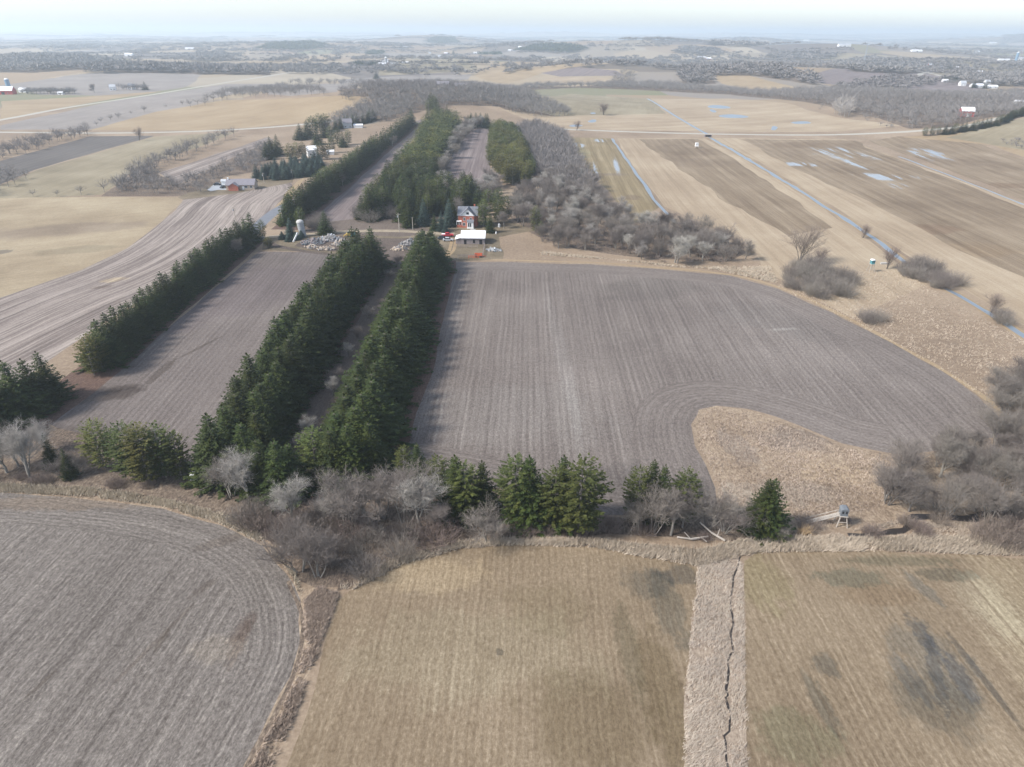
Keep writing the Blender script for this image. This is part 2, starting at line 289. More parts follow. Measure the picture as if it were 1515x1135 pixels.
# base ground: dry grass near, patchwork of far fields behind
g = G('countryside_ground'); p = g.pos(); s = g.sep(p)
gr = g.noise(p, 0.9, 6, 0.8); lg = g.noise(p, 0.02, 5, 0.6)
near = g.ramp(g.math('ADD', g.math('MULTIPLY', gr, 1.3), g.math('SUBTRACT', g.math('MULTIPLY', lg, 0.9), 0.6)), meadow)
def cells(scale, rot, seed):
    m = g.n.new("ShaderNodeMapping"); g.l.new(p, m.inputs[0]); m.inputs['Scale'].default_value = (scale, scale*0.62, 0.0001); m.inputs['Rotation'].default_value = (0, 0, R(rot)); m.inputs['Location'].default_value = (seed, seed*2, 0)
    v = g.n.new("ShaderNodeTexVoronoi"); v.distance = 'CHEBYCHEV'; v.inputs['Scale'].default_value = 1.0; v.inputs['Randomness'].default_value = 0.85; g.l.new(m.outputs[0], v.inputs['Vector'])
    return g.sep(v.outputs['Color'])
ca = cells(1/330.0, 4, 3.3); cb = cells(1/900.0, -7, 8.1)
pc = [(0.0, T(186, 160, 130)), (0.14, T(128, 118, 116)), (0.26, T(200, 178, 148)), (0.4, T(168, 156, 146)), (0.5, T(150, 148, 112)), (0.6, T(178, 152, 128)), (0.72, T(206, 190, 166)), (0.84, T(120, 108, 100)), (0.93, T(176, 160, 140))]
r1 = g.ramp(ca[0], pc); r2 = g.ramp(cb[1], pc)
for nd in (r1.node, r2.node): nd.color_ramp.interpolation = 'CONSTANT'
far = g.mix(g.map(s[1], 3500, 6500, 0.0, 0.65), r1, r2)
far = g.mix(g.map(g.noise(p, 0.006, 5, 0.6), 0.35, 0.65, 0.0, 0.5), far, T(176, 158, 138))
g.col(g.mix(g.map(s[1], 820, 900), near, far)); g.bump(gr, 0.5, 0.2); M['ground'] = g.m

FIELDS = []   # name, polygon, material, uv mode, z shift
def field(name, poly, mat, mode=('dir', VP), amp=0.6, step=6.0, dz=0.0, sm=0):
    if sm: poly = chaikin(poly, sm, True)
    if amp: poly = rough(poly, step, amp, len(FIELDS)+1)
    FIELDS.append((name, poly, M[mat] if isinstance(mat, str) else mat, mode, dz))
def dirpx(a, b):
    A = at(*a); B = at(*b); return math.atan2(B[0]-A[0], B[1]-A[1])
# -- far explicit fields (seen beyond the gravel road)
field('field', W([(560, 92), (690, 84), (705, 104), (560, 112)]), 'olive', amp=4, step=40)
field('field', W([(500, 118), (600, 112), (700, 110), (690, 118), (500, 124)]), 'greyl', amp=4, step=40)
field('field', W([(700, 112), (740, 92), (860, 88), (900, 94), (800, 108), (740, 124)]), 'tan', ('dir', 0.5), amp=4, step=40)
field('field', W([(790, 120), (830, 112), (905, 117), (925, 126), (860, 130)]), 'pale', ('dir', 0.9), amp=4, step=40)
field('field', W([(800, 108), (850, 100), (910, 104), (925, 112), (830, 113)]), 'strip', ('dir', 0.5), amp=4, step=40)
field('field', W([(1200, 82), (1240, 78), (1400, 88), (1515, 96), (1515, 112), (1300, 100)]), 'olive', amp=4, step=40)
field('field', W([(1210, 108), (1300, 104), (1400, 116), (1390, 126), (1260, 128), (1170, 118)]), 'strip', ('dir', 0.7), amp=4, step=40)
field('field', W([(1050, 112), (1110, 112), (1200, 134), (1130, 136), (1070, 124)]), 'tan', ('dir', 0.8), amp=3, step=30)
field('field', W([(1320, 130), (1400, 120), (1470, 128), (1440, 138), (1360, 138)]), 'strip', ('dir', 0.8), amp=3, step=30)
field('field', W([(1370, 98), (1400, 94), (1450, 110), (1420, 114), (1380, 110)]), 'olive', ('dir', 0.8), amp=3, step=30)
field('field', W([(100, 112), (180, 104), (300, 110), (270, 130), (180, 142), (60, 140), (0, 126)]), 'greyl', ('dir', 1.2), amp=3, step=30)
field('field', W([(0, 150), (110, 144), (240, 135), (100, 158), (0, 178)]), 'tan', ('dir', 1.2), amp=2, step=30)
field('field', W([(380, 130), (470, 124), (530, 124), (500, 136), (430, 142), (400, 140)]), 'greyl', ('dir', 1.2), amp=2, step=20)
field('field', W([(260, 100), (500, 76), (560, 80), (380, 104), (280, 108)]), 'tan', ('dir', 1.0), amp=4, step=40)
field('field', W([(0, 186), (170, 149), (335, 124), (425, 124), (300, 152), (130, 192), (0, 192)]), 'greyl', ('dir', dirpx((100, 180), (330, 130))), amp=2, step=20)
field('field', W([(130, 193), (230, 165), (330, 148), (440, 145), (545, 142), (535, 160), (465, 180), (300, 193)]), 'tan', ('dir', dirpx((130, 190), (420, 148))), amp=1.5, step=15)
# -- woodland floors
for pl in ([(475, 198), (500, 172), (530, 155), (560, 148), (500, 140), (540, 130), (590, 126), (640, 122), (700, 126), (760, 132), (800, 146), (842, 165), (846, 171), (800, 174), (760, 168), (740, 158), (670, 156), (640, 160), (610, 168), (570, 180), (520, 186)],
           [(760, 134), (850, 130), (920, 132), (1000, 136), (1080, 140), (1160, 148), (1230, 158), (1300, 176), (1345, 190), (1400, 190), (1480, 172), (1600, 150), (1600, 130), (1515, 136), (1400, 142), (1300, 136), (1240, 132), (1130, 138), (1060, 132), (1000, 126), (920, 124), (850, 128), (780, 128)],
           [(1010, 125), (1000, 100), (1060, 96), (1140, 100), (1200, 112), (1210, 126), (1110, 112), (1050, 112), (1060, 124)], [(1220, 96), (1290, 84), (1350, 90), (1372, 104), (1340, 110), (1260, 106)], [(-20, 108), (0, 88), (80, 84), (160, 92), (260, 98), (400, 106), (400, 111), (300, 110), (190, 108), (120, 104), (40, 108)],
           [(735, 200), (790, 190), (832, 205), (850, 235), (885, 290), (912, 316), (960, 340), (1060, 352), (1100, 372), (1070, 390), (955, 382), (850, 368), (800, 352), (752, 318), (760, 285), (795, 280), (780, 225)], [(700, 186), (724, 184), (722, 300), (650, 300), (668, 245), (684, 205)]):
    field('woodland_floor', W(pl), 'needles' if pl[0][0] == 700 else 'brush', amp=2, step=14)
# -- left middle ground
field('field', W([(-200, 310), (0, 238), (132, 202), (228, 201), (52, 251), (0, 273)]), 'dark', ('dir', dirpx((0, 270), (225, 201))), amp=1, step=12)
field('field', W([(-60, 296), (0, 274), (52, 252), (228, 202), (352, 195), (300, 216), (215, 243), (150, 288), (60, 293)]), 'olive', ('dir', dirpx((0, 270), (225, 201))), amp=1, step=12)
field('field', W([(236, 256), (395, 203), (404, 206), (330, 240), (262, 276)]), 'striped', ('dir', dirpx((240, 256), (395, 203))), amp=1, step=12)
field('brush_ground', W([(150, 290), (215, 243), (262, 276), (330, 240), (404, 206), (405, 250), (330, 262), (310, 290)]), 'brush', amp=1.5, step=10)
field('field', W([(0, 293), (150, 291), (262, 292), (268, 300), (240, 327), (190, 366), (120, 400), (0, 440), (-300, 560), (-420, 300)]), 'tanL', ('dir', 1.0), amp=0.8, step=8)
edgeL = W([(-300, 560), (0, 438), (120, 398), (190, 365), (240, 326), (268, 300), (300, 285)])
field('field', W([(268, 300), (275, 291), (345, 286), (430, 270), (436, 284), (415, 300), (380, 330), (340, 352), (290, 390), (150, 480), (0, 585), (-250, 760), (-500, 760), (-300, 562), (0, 440), (120, 400), (190, 367), (240, 328)]), 'striped', ('dist', chaikin(edgeL, 2)), amp=0.6, step=8)
field('yard_lawn', W([(262, 292), (330, 268), (410, 262), (440, 258), (432, 270), (345, 287), (270, 296)]), 'yard', amp=0.8, step=6)
field('verge', W([(440, 268), (452, 262), (425, 300), (392, 335), (360, 372), (320, 380), (395, 322), (420, 290)]), 'tan', amp=0.5)
# -- narrow strips between the far tree rows
field('field', W([(448, 330), (455, 312), (475, 298), (522, 258), (562, 222), (606, 183), (624, 176), (632, 182), (612, 205), (592, 232), (560, 262), (540, 292), (520, 328), (490, 333)]), 'strip', ('dir', dirpx((455, 312), (606, 183))), amp=0.8)
field('field', W([(645, 290), (655, 262), (671, 225), (690, 192), (722, 190), (726, 210), (724, 240), (722, 290)]), 'strip', ('dir', dirpx((660, 275), (697, 192))), amp=0.8)
field('yard_meadow', W([(448, 334), (540, 322), (625, 325), (640, 345), (590, 352), (490, 350), (450, 346)]), 'alley', amp=1)
# -- right fields
field('field', W([(842, 203), (905, 205), (935, 250), (975, 306), (940, 330), (880, 262), (850, 225)]), 'r1', ('dir', dirpx((972, 306), (906, 205))), amp=0.8, step=10)
field('field', W([(913, 205), (1045, 205), (1105, 238), (1190, 290), (1290, 358), (1370, 420), (1260, 470), (1130, 400), (1110, 360), (985, 306), (940, 250)]), 'pale', ('dir', dirpx((985, 306), (913, 205))), amp=0.8, step=10)
field('field', W([(945, 206), (1035, 206), (1090, 238), (1160, 285), (1230, 335), (1165, 350), (1080, 300), (1000, 245)]), 'r2', ('dir', dirpx((1200, 310), (1035, 206))), amp=2.5, step=12)
field('field', W([(1055, 204), (1250, 206), (1515, 300), (1700, 350), (1800, 560), (1515, 480), (1400, 415), (1280, 335), (1150, 255)]), 'pale', ('dir', dirpx((1515, 490), (1060, 205))), amp=0.8, step=10)
field('field', W([(1095, 206), (1262, 208), (1515, 308), (1700, 370), (1700, 440), (1515, 410), (1420, 372), (1290, 300), (1180, 250)]), 'r3', ('dir', dirpx((1515, 490), (1060, 205))), amp=2.5, step=12)
field('field', W([(1285, 208), (1330, 202), (1430, 204), (1600, 262), (1700, 340), (1515, 296), (1400, 250)]), 'r4', ('dir', dirpx((1515, 300), (1290, 210))), amp=2, step=12)
field('field', W([(1330, 203), (1420, 196), (1515, 184), (1800, 170), (1900, 300), (1600, 262), (1470, 215)]), 'tan', ('dir', 0.9), amp=1.5, step=12)
field('field', W([(1400, 204), (1500, 178), (1800, 150), (1900, 220), (1640, 240), (1515, 222)]), 'olive', ('dir', 0.9), amp=1.5, step=12)
field('field', W([(782, 160), (780, 141), (845, 139), (960, 146), (985, 168), (900, 172), (820, 172)]), 'olive', ('dir', 0.2), amp=1.5, step=12)
field('marsh', W([(745, 162), (820, 172), (985, 168), (960, 146), (1080, 146), (1160, 152), (1215, 168), (1330, 186), (1200, 196), (1000, 194), (820, 190)]), 'pale', ('dir', 1.2), amp=2, step=14)
for poly in ([(1045, 157), (1058, 155), (1082, 158), (1078, 161), (1050, 160)], [(1062, 170), (1090, 169), (1112, 173), (1095, 175), (1066, 174)], [(1048, 163), (1054, 161), (1062, 165), (1056, 167)], [(1140, 189), (1144, 186), (1151, 188), (1148, 193), (1141, 192)], [(1168, 181), (1190, 179), (1204, 182), (1180, 184)],
             [(868, 180), (878, 176), (884, 179), (877, 182)], [(838, 186), (855, 184), (866, 186), (850, 188)], [(872, 167), (879, 166), (883, 168), (877, 169)]):
    field('pond', W(poly), 'water', amp=0.9, step=5, sm=1)
# -- big fields in front
insetline = [(1065, 760), (1058, 722), (1046, 690), (1030, 660), (1023, 628), (1033, 607), (1060, 599), (1110, 606), (1185, 629), (1245, 656), (1300, 668), (1400, 690)]
mainpoly = [(660, 387), (760, 388), (870, 391), (960, 397), (1080, 408), (1150, 427), (1230, 463), (1320, 508), (1400, 553), (1450, 588), (1482, 620), (1474, 648), (1420, 664), (1330, 672), (1245, 656), (1185, 629), (1110, 606), (1060, 599), (1033, 607), (1023, 628), (1030, 660), (1046, 690), (1058, 722), (1062, 748), (1000, 762), (880, 760), (740, 722), (640, 705), (575, 700), (600, 620), (630, 500), (652, 410)]
field('field', W(mainpoly), 'main', ('dir', VP), amp=0.5, step=5)
ins_w = chaikin(W(insetline), 2)
band = ribbon(W(insetline), 0.1); 
def offset_line(l, d0, d1):
    a = []; b = []; n = len(l)
    for i, p in enumerate(l):
        q0 = l[max(0, i-1)]; q1 = l[min(n-1, i+1)]; dx, dy = q1[0]-q0[0], q1[1]-q0[1]; L = math.hypot(dx, dy) or 1
        a.append((p[0]-dy/L*d0, p[1]+dx/L*d0)); b.append((p[0]-dy/L*d1, p[1]+dx/L*d1))
    return a + b[::-1]
field('field', offset_line(ins_w[2:-5], 0.4, 13.5), 'main_head', ('dist', ins_w), amp=0.0)
topl = chaikin(W([(660, 387), (760, 388), (870, 391), (960, 397), (1080, 408), (1150, 427), (1230, 463), (1320, 508), (1400, 553), (1450, 588), (1478, 618)]), 2)
field('field', offset_line(topl, -0.5, -11), 'main_head', ('dist', topl), amp=0.0)
botl = chaikin(W([(590, 690), (640, 700), (740, 722), (880, 758), (1000, 760), (1058, 748)]), 1)
field('field', offset_line(botl, 0.5, 10), 'main_head', ('dist', botl), amp=0.0)
field('verge', ribbon(W([(660, 384), (760, 385), (870, 388), (960, 394), (1080, 405), (1150, 423), (1230, 459), (1320, 504), (1400, 549), (1455, 586), (1490, 622)]), 1.6, amp=0.5), 'tan', amp=0)
field('meadow', W([(1036, 606), (1062, 601), (1110, 609), (1185, 632), (1245, 659), (1330, 674), (1330, 760), (1170, 800), (1062, 775), (1063, 735), (1050, 690), (1034, 660), (1027, 628)]), 'inset', amp=0.5, step=3)
field('field', W([(384, 372), (450, 373), (512, 380), (470, 430), (400, 520), (340, 610), (300, 700), (240, 706), (140, 660), (70, 622), (112, 590), (180, 540), (240, 492), (310, 432)]), 'left', ('dir', dirpx((300, 690), (505, 380))), amp=0.5, step=5)
field('needle_litter', ribbon(W([(372, 356), (320, 400), (250, 458), (190, 510), (135, 558), (60, 612), (-20, 660)]), 12), 'needles', amp=0.5)
field('needle_litter', ribbon(W([(555, 385), (500, 470), (430, 590), (372, 712)]), 20), 'needles', amp=0.5)
field('needle_litter', ribbon(W([(640, 372), (622, 440), (585, 545), (522, 700)]), 20), 'needles', amp=0.5)
field('needle_litter', ribbon(W([(420, 340), (470, 302), (520, 261), (565, 222), (610, 184)]), 13), 'needles', amp=0.5)
field('alley', W([(575, 388), (608, 382), (560, 480), (505, 590), (470, 700), (420, 700), (455, 600), (530, 470)]), 'alley', ('dir', VP), amp=0.5)
# tree belt floor and fields below it
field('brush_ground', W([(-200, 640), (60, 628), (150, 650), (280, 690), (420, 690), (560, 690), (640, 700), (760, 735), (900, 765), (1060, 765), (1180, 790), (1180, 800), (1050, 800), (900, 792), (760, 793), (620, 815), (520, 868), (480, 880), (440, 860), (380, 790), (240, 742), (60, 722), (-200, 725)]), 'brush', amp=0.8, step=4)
field('brush_ground', W([(1240, 770), (1320, 700), (1400, 655), (1480, 645), (1700, 660), (1800, 800), (1515, 815), (1440, 790), (1330, 775)]), 'inset', amp=0.8, step=4)
field('path', W([(-200, 722), (0, 716), (130, 726), (240, 738), (335, 764), (400, 800), (445, 870), (500, 868), (480, 930), (440, 1040), (400, 1140), (360, 1300), (300, 1300), (350, 1160), (420, 1000), (435, 900), (425, 850), (380, 808), (300, 775), (130, 740), (-200, 740)]), 'inset', ('dir', 0.3), amp=0.4, step=3)
fpoly = [(-260, 742), (0, 729), (130, 739), (240, 752), (325, 776), (388, 808), (425, 850), (443, 890), (444, 950), (430, 1000), (400, 1060), (356, 1140), (310, 1300), (-400, 1300), (-400, 800)]
field('field', W(fpoly), 'fore', ('dir', dirpx((60, 1060), (240, 830))), amp=0.25, step=3)
fl = chaikin(W([(-260, 742), (0, 729), (130, 739), (240, 752), (325, 776), (388, 808), (425, 850), (443, 890), (444, 950), (430, 1000), (400, 1060), (356, 1140)]), 2)
field('field', offset_line(fl, -0.3, -8.5), 'fore', ('dist', fl), amp=0.0)
field('ditch_edge', ribbon(W([(425, 860), (446, 900), (448, 950), (434, 1003), (404, 1062), (358, 1145), (300, 1300)]), 0.7, amp=0.2, step=2), 'brush', amp=0)
field('field', W([(497, 890), (522, 870), (560, 850), (600, 832), (680, 810), (760, 803), (880, 808), (960, 822), (1034, 838), (1026, 900), (1017, 1000), (1013, 1135), (1012, 1350), (330, 1350), (425, 1135), (460, 1020)]), 'hay', ('dir', R(1.5)), amp=0.35, step=3)
field('marsh_strip', W([(1030, 812), (1095, 812), (1099, 850), (1100, 950), (1105, 1135), (1108, 1350), (1008, 1350), (1013, 1135), (1016, 1000), (1026, 900), (1036, 838)]), 'marsh', ('dir', R(2.0)), amp=0.3, step=2.5)
field('field', W([(1101, 832), (1124, 816), (1300, 814), (1515, 826), (1720, 840), (2000, 1350), (1110, 1350), (1107, 1135), (1102, 950)]), 'hayR', ('dir', R(-1.5)), amp=0.35, step=3)
# farmyard
field('yard', W([(392, 352), (450, 346), (590, 350), (660, 346), (740, 348), (745, 384), (660, 386), (600, 382), (575, 388), (512, 379), (450, 372), (385, 371)]), 'yard', amp=0.8, step=4)
field('dirt', W([(455, 352), (515, 347), (560, 352), (650, 352), (650, 364), (610, 384), (580, 386), (530, 374), (470, 372), (440, 364)]), 'dirt', amp=1.0, step=4)
field('lawn', W([(615, 326), (740, 322), (790, 342), (740, 350), (640, 344)]), 'yard', amp=0.8, step=4)
field('farm_lane', ribbon(W([(380, 352), (400, 350), (470, 346), (520, 342), (590, 341), (640, 345), (672, 346)]), 4.2), 'lane', amp=0.2)
field('farm_track', ribbon(W([(390, 352), (400, 362), (430, 369), (480, 376), (540, 380), (600, 384)]), 3.0, amp=0.3), 'dirt', amp=0)
for dxp in (0, 6): field('wheel_track', ribbon(W([(669+dxp, 352), (666+dxp, 366), (664+dxp, 372), (656+dxp, 380)]), 1.3), 'track', amp=0.15)
# roads and water
field('gravel_road', ribbon(W([(-200, 195), (0, 195.5), (150, 197.5), (300, 194.5), (400, 188.5), (480, 181), (540, 170)]), 7.0), 'gravel', amp=0)
field('gravel_road', ribbon(W([(780, 189), (830, 191), (1000, 197.5), (1200, 200), (1300, 197), (1370, 193), (1460, 184), (1560, 172)]), 7.0), 'gravel', amp=0)
field('country_road', ribbon(W([(-60, 187), (0, 178), (100, 158.5), (190, 146), (300, 127), (410, 111), (440, 105)]), 8.0), 'gravel', amp=0)
field('country_road', ribbon(W([(1360, 112), (1372, 101), (1366, 96), (1400, 92)]), 10.0), 'gravel', amp=0)
field('country_road', ribbon(W([(1372, 101), (1385, 113), (1420, 118)]), 9.0), 'gravel', amp=0)
field('road', ribbon(W([(592, 192), (555, 221), (508, 257), (459, 288), (415, 307), (395, 322), (378, 338), (368, 349), (376, 354), (392, 352)]), 6.2), 'asphalt', amp=0)
field('house_drive', W([(318, 272), (336, 271), (338, 281), (322, 281), (312, 283), (306, 281)]), 'concrete_drive', amp=0)
field('lane', ribbon(W([(500, 189), (530, 188), (560, 180)]), 4), 'lane', amp=0.2)
field('water_ditch', ribbon(W([(905, 205), (918, 222), (935, 248), (955, 278), (977, 306), (1000, 330)]), 2.2, 1.8, amp=0.5, step=9), 'water', amp=0)
field('water_ditch', ribbon(W([(958, 146), (985, 163), (1015, 181), (1046, 198.5)]), 3.0), 'water', amp=0)
field('ditch_bank', ribbon(W([(1049, 203), (1100, 231), (1200, 293), (1290, 349), (1380, 417), (1440, 450), (1515, 497), (1600, 545)]), 6.0, 4.5, amp=0.5, step=7), 'tan', amp=0)
field('water_ditch', ribbon(W([(1049, 203), (1100, 231), (1200, 293), (1290, 349), (1330, 382), (1380, 417), (1440, 450), (1515, 497), (1600, 545)]), 3.2, 2.2, amp=0.5, step=7), 'water', amp=0)
field('water_ditch', ribbon(W([(1330, 232), (1380, 250), (1440, 273), (1515, 303)]), 1.5, amp=0.5, step=9), 'water', amp=0)
field('creek', ribbon(W([(1255, 793), (1285, 791), (1320, 788), (1338, 786), (1342, 772), (1352, 765), (1400, 767), (1440, 769), (1458, 762), (1490, 756), (1560, 750)]), 0.9, 2.6, amp=0.5, step=2), 'creek', amp=0, dz=-0.0)
field('creek', ribbon(W([(1088, 812), (1092, 826), (1086, 850), (1084, 880), (1082, 930), (1080, 980), (1076, 1020), (1078, 1060), (1074, 1110), (1076, 1200)]), 0.32, amp=0.45, step=0.8), 'creek', amp=0)
for yy in (1032, 1104): field('creek', ribbon(W([(1016, yy-2), (1040, yy), (1076, yy+6)]), 0.14, amp=0.15, step=1.5), 'brush', amp=0)

def build_ground():
    V = []; F = []; E = []
    def addpoly(pl):
        if sum(a[0]*b[1]-b[0]*a[1] for a, b in zip(pl, pl[1:]+pl[:1])) < 0: pl = pl[::-1]
        b = len(V); V.extend(Vector((x, y)) for x, y in pl); F.append(list(range(b, b+len(pl))))
    X0, X1, Y0, Y1 = -30000, 30000, -400, 30000
    addpoly([(X0, Y0), (X1, Y0), (X1, Y1), (X0, Y1)])
    for f in FIELDS: addpoly(f[1])
    def grid(y0, y1, st, xa):
        y = y0
        while y < y1:
            xm = xa*(y if y > 0 else 0)+600
            x = -xm
            while x <= xm:
                V.append(Vector((x+rng.uniform(-.3, .3)*st, y+rng.uniform(-.3, .3)*st))); x += st
            y += st
    grid(-300, 500, 60, 0.9); grid(500, 2600, 26, 0.95); grid(2600, 8000, 110, 0.95); grid(8000, 29500, 420, 1.0)
    for _, pl, _, mode, _ in FIELDS:
        if mode[0] != 'dist': continue
        xs = [q[0] for q in pl]; ys = [q[1] for q in pl]; st = 3.0 if max(ys)-min(ys) < 160 and max(xs) < 400 else 4.5
        y = min(ys)
        while y < max(ys):
            x = min(xs)
            while x < max(xs):
                if inside(x, y, pl): V.append(Vector((x, y)))
                x += st
            y += st
    vs, es, fs, ov, oe, of = delaunay_2d_cdt(V, E, F, 0, 1e-4)
    P = np.array([(v.x, v.y) for v in vs]); Z = hgt_np(P[:, 0], P[:, 1])
    buckets = {}
    for tri, src in zip(fs, of):
        if not src: continue
        k = max(src); buckets.setdefault(k, []).append(tri)
    for k, tris in sorted(buckets.items()):
        if k == 0: name, mat, mode, dz = 'ground', M['ground'], ('dir', VP), 0
        else: name, _, mat, mode, dz = FIELDS[k-1]
        T_ = np.array(tris); ids, inv = np.unique(T_, return_inverse=True)
        co = np.column_stack([P[ids], Z[ids]+dz]); me = tri_mesh(name, co, inv.reshape(-1, 3))
        if mode[0] == 'dir':
            a = mode[1]; u = co[:, 0]*math.cos(a)-co[:, 1]*math.sin(a); v = co[:, 0]*math.sin(a)+co[:, 1]*math.cos(a)
        else: u, v = polydist(co[:, 0], co[:, 1], mode[1])
        uvl = me.uv_layers.new(name='rows'); li = np.empty(len(me.loops), int); me.loops.foreach_get('vertex_index', li)
        uvl.data.foreach_set('uv', np.column_stack([u[li], v[li]]).astype(np.float32).ravel())
        me.materials.append(mat); o = bpy.data.objects.new(name, me); COL.objects.link(o); o['kind'] = 'structure'
def inside(x, y, pl):
    c = False; n = len(pl); j = n-1
    for i in range(n):
        xi, yi = pl[i]; xj, yj = pl[j]
        if (yi > y) != (yj > y) and x < (xj-xi)*(y-yi)/(yj-yi)+xi: c = not c
        j = i
    return c
def polydist(x, y, line):
    best = np.full(len(x), 1e18); bv = np.zeros(len(x)); acc = 0.0
    for a, b in zip(line[:-1], line[1:]):
        dx, dy = b[0]-a[0], b[1]-a[1]; L2 = dx*dx+dy*dy+1e-9; t = np.clip(((x-a[0])*dx+(y-a[1])*dy)/L2, 0, 1)
        d = (x-a[0]-t*dx)**2+(y-a[1]-t*dy)**2; m = d < best; best[m] = d[m]; L = math.sqrt(L2); bv[m] = acc+t[m]*L; acc += L
    return np.sqrt(best), bv
def tri_mesh(name, co, tris, mats=None, smooth=False):
    me = bpy.data.meshes.new(name); co = np.asarray(co, np.float32); tris = np.asarray(tris, np.int32)
    me.vertices.add(len(co)); me.vertices.foreach_set('co', co.ravel())
    me.loops.add(tris.size); me.loops.foreach_set('vertex_index', tris.ravel())
    me.polygons.add(len(tris)); me.polygons.foreach_set('loop_start', np.arange(0, tris.size, 3, dtype=np.int32)); 
    me.update(calc_edges=True)
    return me
build_ground()
# ------------------------------------------------------------------ plants: templates
class Geo:
    def __init__(s): s.V = []; s.T = []; s.n = 0
    def add(s, v, t):
        v = np.asarray(v, float).reshape(-1, 3); s.V.append(v); s.T.append(np.asarray(t, int).reshape(-1, 3)+s.n); s.n += len(v)
    def prism(s, a, b, ra, rb, k=3):
        a = np.asarray(a, float); b = np.asarray(b, float); d = b-a; L = np.linalg.norm(d)
        if L < 1e-6: return
        d /= L; u = np.cross(d, (0, 0, 1.0) if abs(d[2]) < .9 else (1.0, 0, 0)); u /= np.linalg.norm(u); w = np.cross(d, u)
        an = np.arange(k)*2*math.pi/k; ring = np.cos(an)[:, None]*u+np.sin(an)[:, None]*w
        v = np.vstack([a+ring*ra, b+ring*rb]); t = []
        for i in range(k):
            j = (i+1) % k; t += [(i, j, k+j), (i, k+j, k+i)]
        s.add(v, t)
    def kites(s, P, D, W_, L, wid):
        """P base, D direction (unit), W_ side (unit), arrays; a kite leaf per row"""
        P = np.asarray(P); L = np.asarray(L)[:, None]; wid = np.asarray(wid)[:, None]
        v = np.stack([P, P+D*L*.45+W_*wid, P+D*L, P+D*L*.45-W_*wid], 1).reshape(-1, 3); n = len(P)
        b = (np.arange(n)*4)[:, None]; t = np.concatenate([b+np.array([[0, 1, 2]]), b+np.array([[0, 2, 3]])])
        s.add(v, t)
    def tri(s, P, D, W_, L, wid):
        L = np.asarray(L)[:, None]; wid = np.asarray(wid)[:, None]
        v = np.stack([P+W_*wid, P-W_*wid, P+D*L], 1).reshape(-1, 3); n = len(P)
        s.add(v, np.arange(n*3).reshape(-1, 3))
    def arr(s): return np.vstack(s.V), np.vstack(s.T)
    def mesh(s, name, mat):
        v, t = s.arr(); me = tri_mesh(name, v, t); me.materials.append(mat); return me
def unit(v): return v/np.maximum(np.linalg.norm(v, axis=-1, keepdims=True), 1e-9)
def leafmat(name, c1, c2, c3=None, var=0.25):
    g = G(name); oi = g.n.new("ShaderNodeObjectInfo"); p = g.pos()
    n = g.noise(p, 0.55, 4, 0.65); c = g.mix(g.map(n, 0.3, 0.7), c1, c2)
    if c3: c = g.mix(g.math('MULTIPLY', g.map(g.noise(p, 0.045, 3), 0.42, 0.62), 0.7), c, c3)
    h = g.n.new("ShaderNodeHueSaturation"); g.l.new(c, h.inputs['Color']); g.l.new(g.map(oi.outputs['Random'], 0, 1, 1-var, 1+var), h.inputs['Value'])
    g.l.new(g.map(oi.outputs['Random'], 0, 1, 0.485, 0.515), h.inputs['Hue']); g.col(h.outputs[0]); g.b.inputs['Roughness'].default_value = 0.7
    return g.m
ML = dict(
    spruce=leafmat('spruce_needles', (0.016, 0.030, 0.009), (0.060, 0.072, 0.014), (0.032, 0.044, 0.012)),
    pine=leafmat('pine_needles', (0.046, 0.062, 0.016), (0.105, 0.112, 0.028), (0.048, 0.066, 0.02)),
    gold=leafmat('yellowish_pine_needles', (0.085, 0.088, 0.022), (0.155, 0.140, 0.036), (0.070, 0.084, 0.024)),
    blue=leafmat('blue_spruce_needles', (0.036, 0.062, 0.050), (0.080, 0.116, 0.098)),
    bark=leafmat('bark', (0.10, 0.085, 0.07), (0.16, 0.14, 0.12)),
    greybark=leafmat('grey_bark', (0.17, 0.155, 0.135), (0.28, 0.255, 0.225)),
    twig=leafmat('bare_twigs', (0.175, 0.15, 0.13), (0.275, 0.243, 0.212), (0.15, 0.13, 0.115), var=0.16),
    farwood=leafmat('distant_bare_wood', (0.185, 0.168, 0.158), (0.235, 0.215, 0.20), None, var=0.05),
    paletwig=leafmat('pale_bare_twigs', (0.30, 0.275, 0.245), (0.42, 0.39, 0.35), var=0.1),
    browntwig=leafmat('brown_bare_twigs', (0.16, 0.125, 0.105), (0.25, 0.20, 0.17), var=0.15),
    straw=leafmat('dry_grass', (0.40, 0.325, 0.25), (0.58, 0.485, 0.39), (0.34, 0.28, 0.22), var=0.1),
    palestraw=leafmat('pale_dry_grass', (0.46, 0.39, 0.30), (0.64, 0.56, 0.45), (0.44, 0.38, 0.32), var=0.1),
    gold_grass=leafmat('golden_grass', (0.45, 0.33, 0.19), (0.58, 0.44, 0.27), var=0.1))
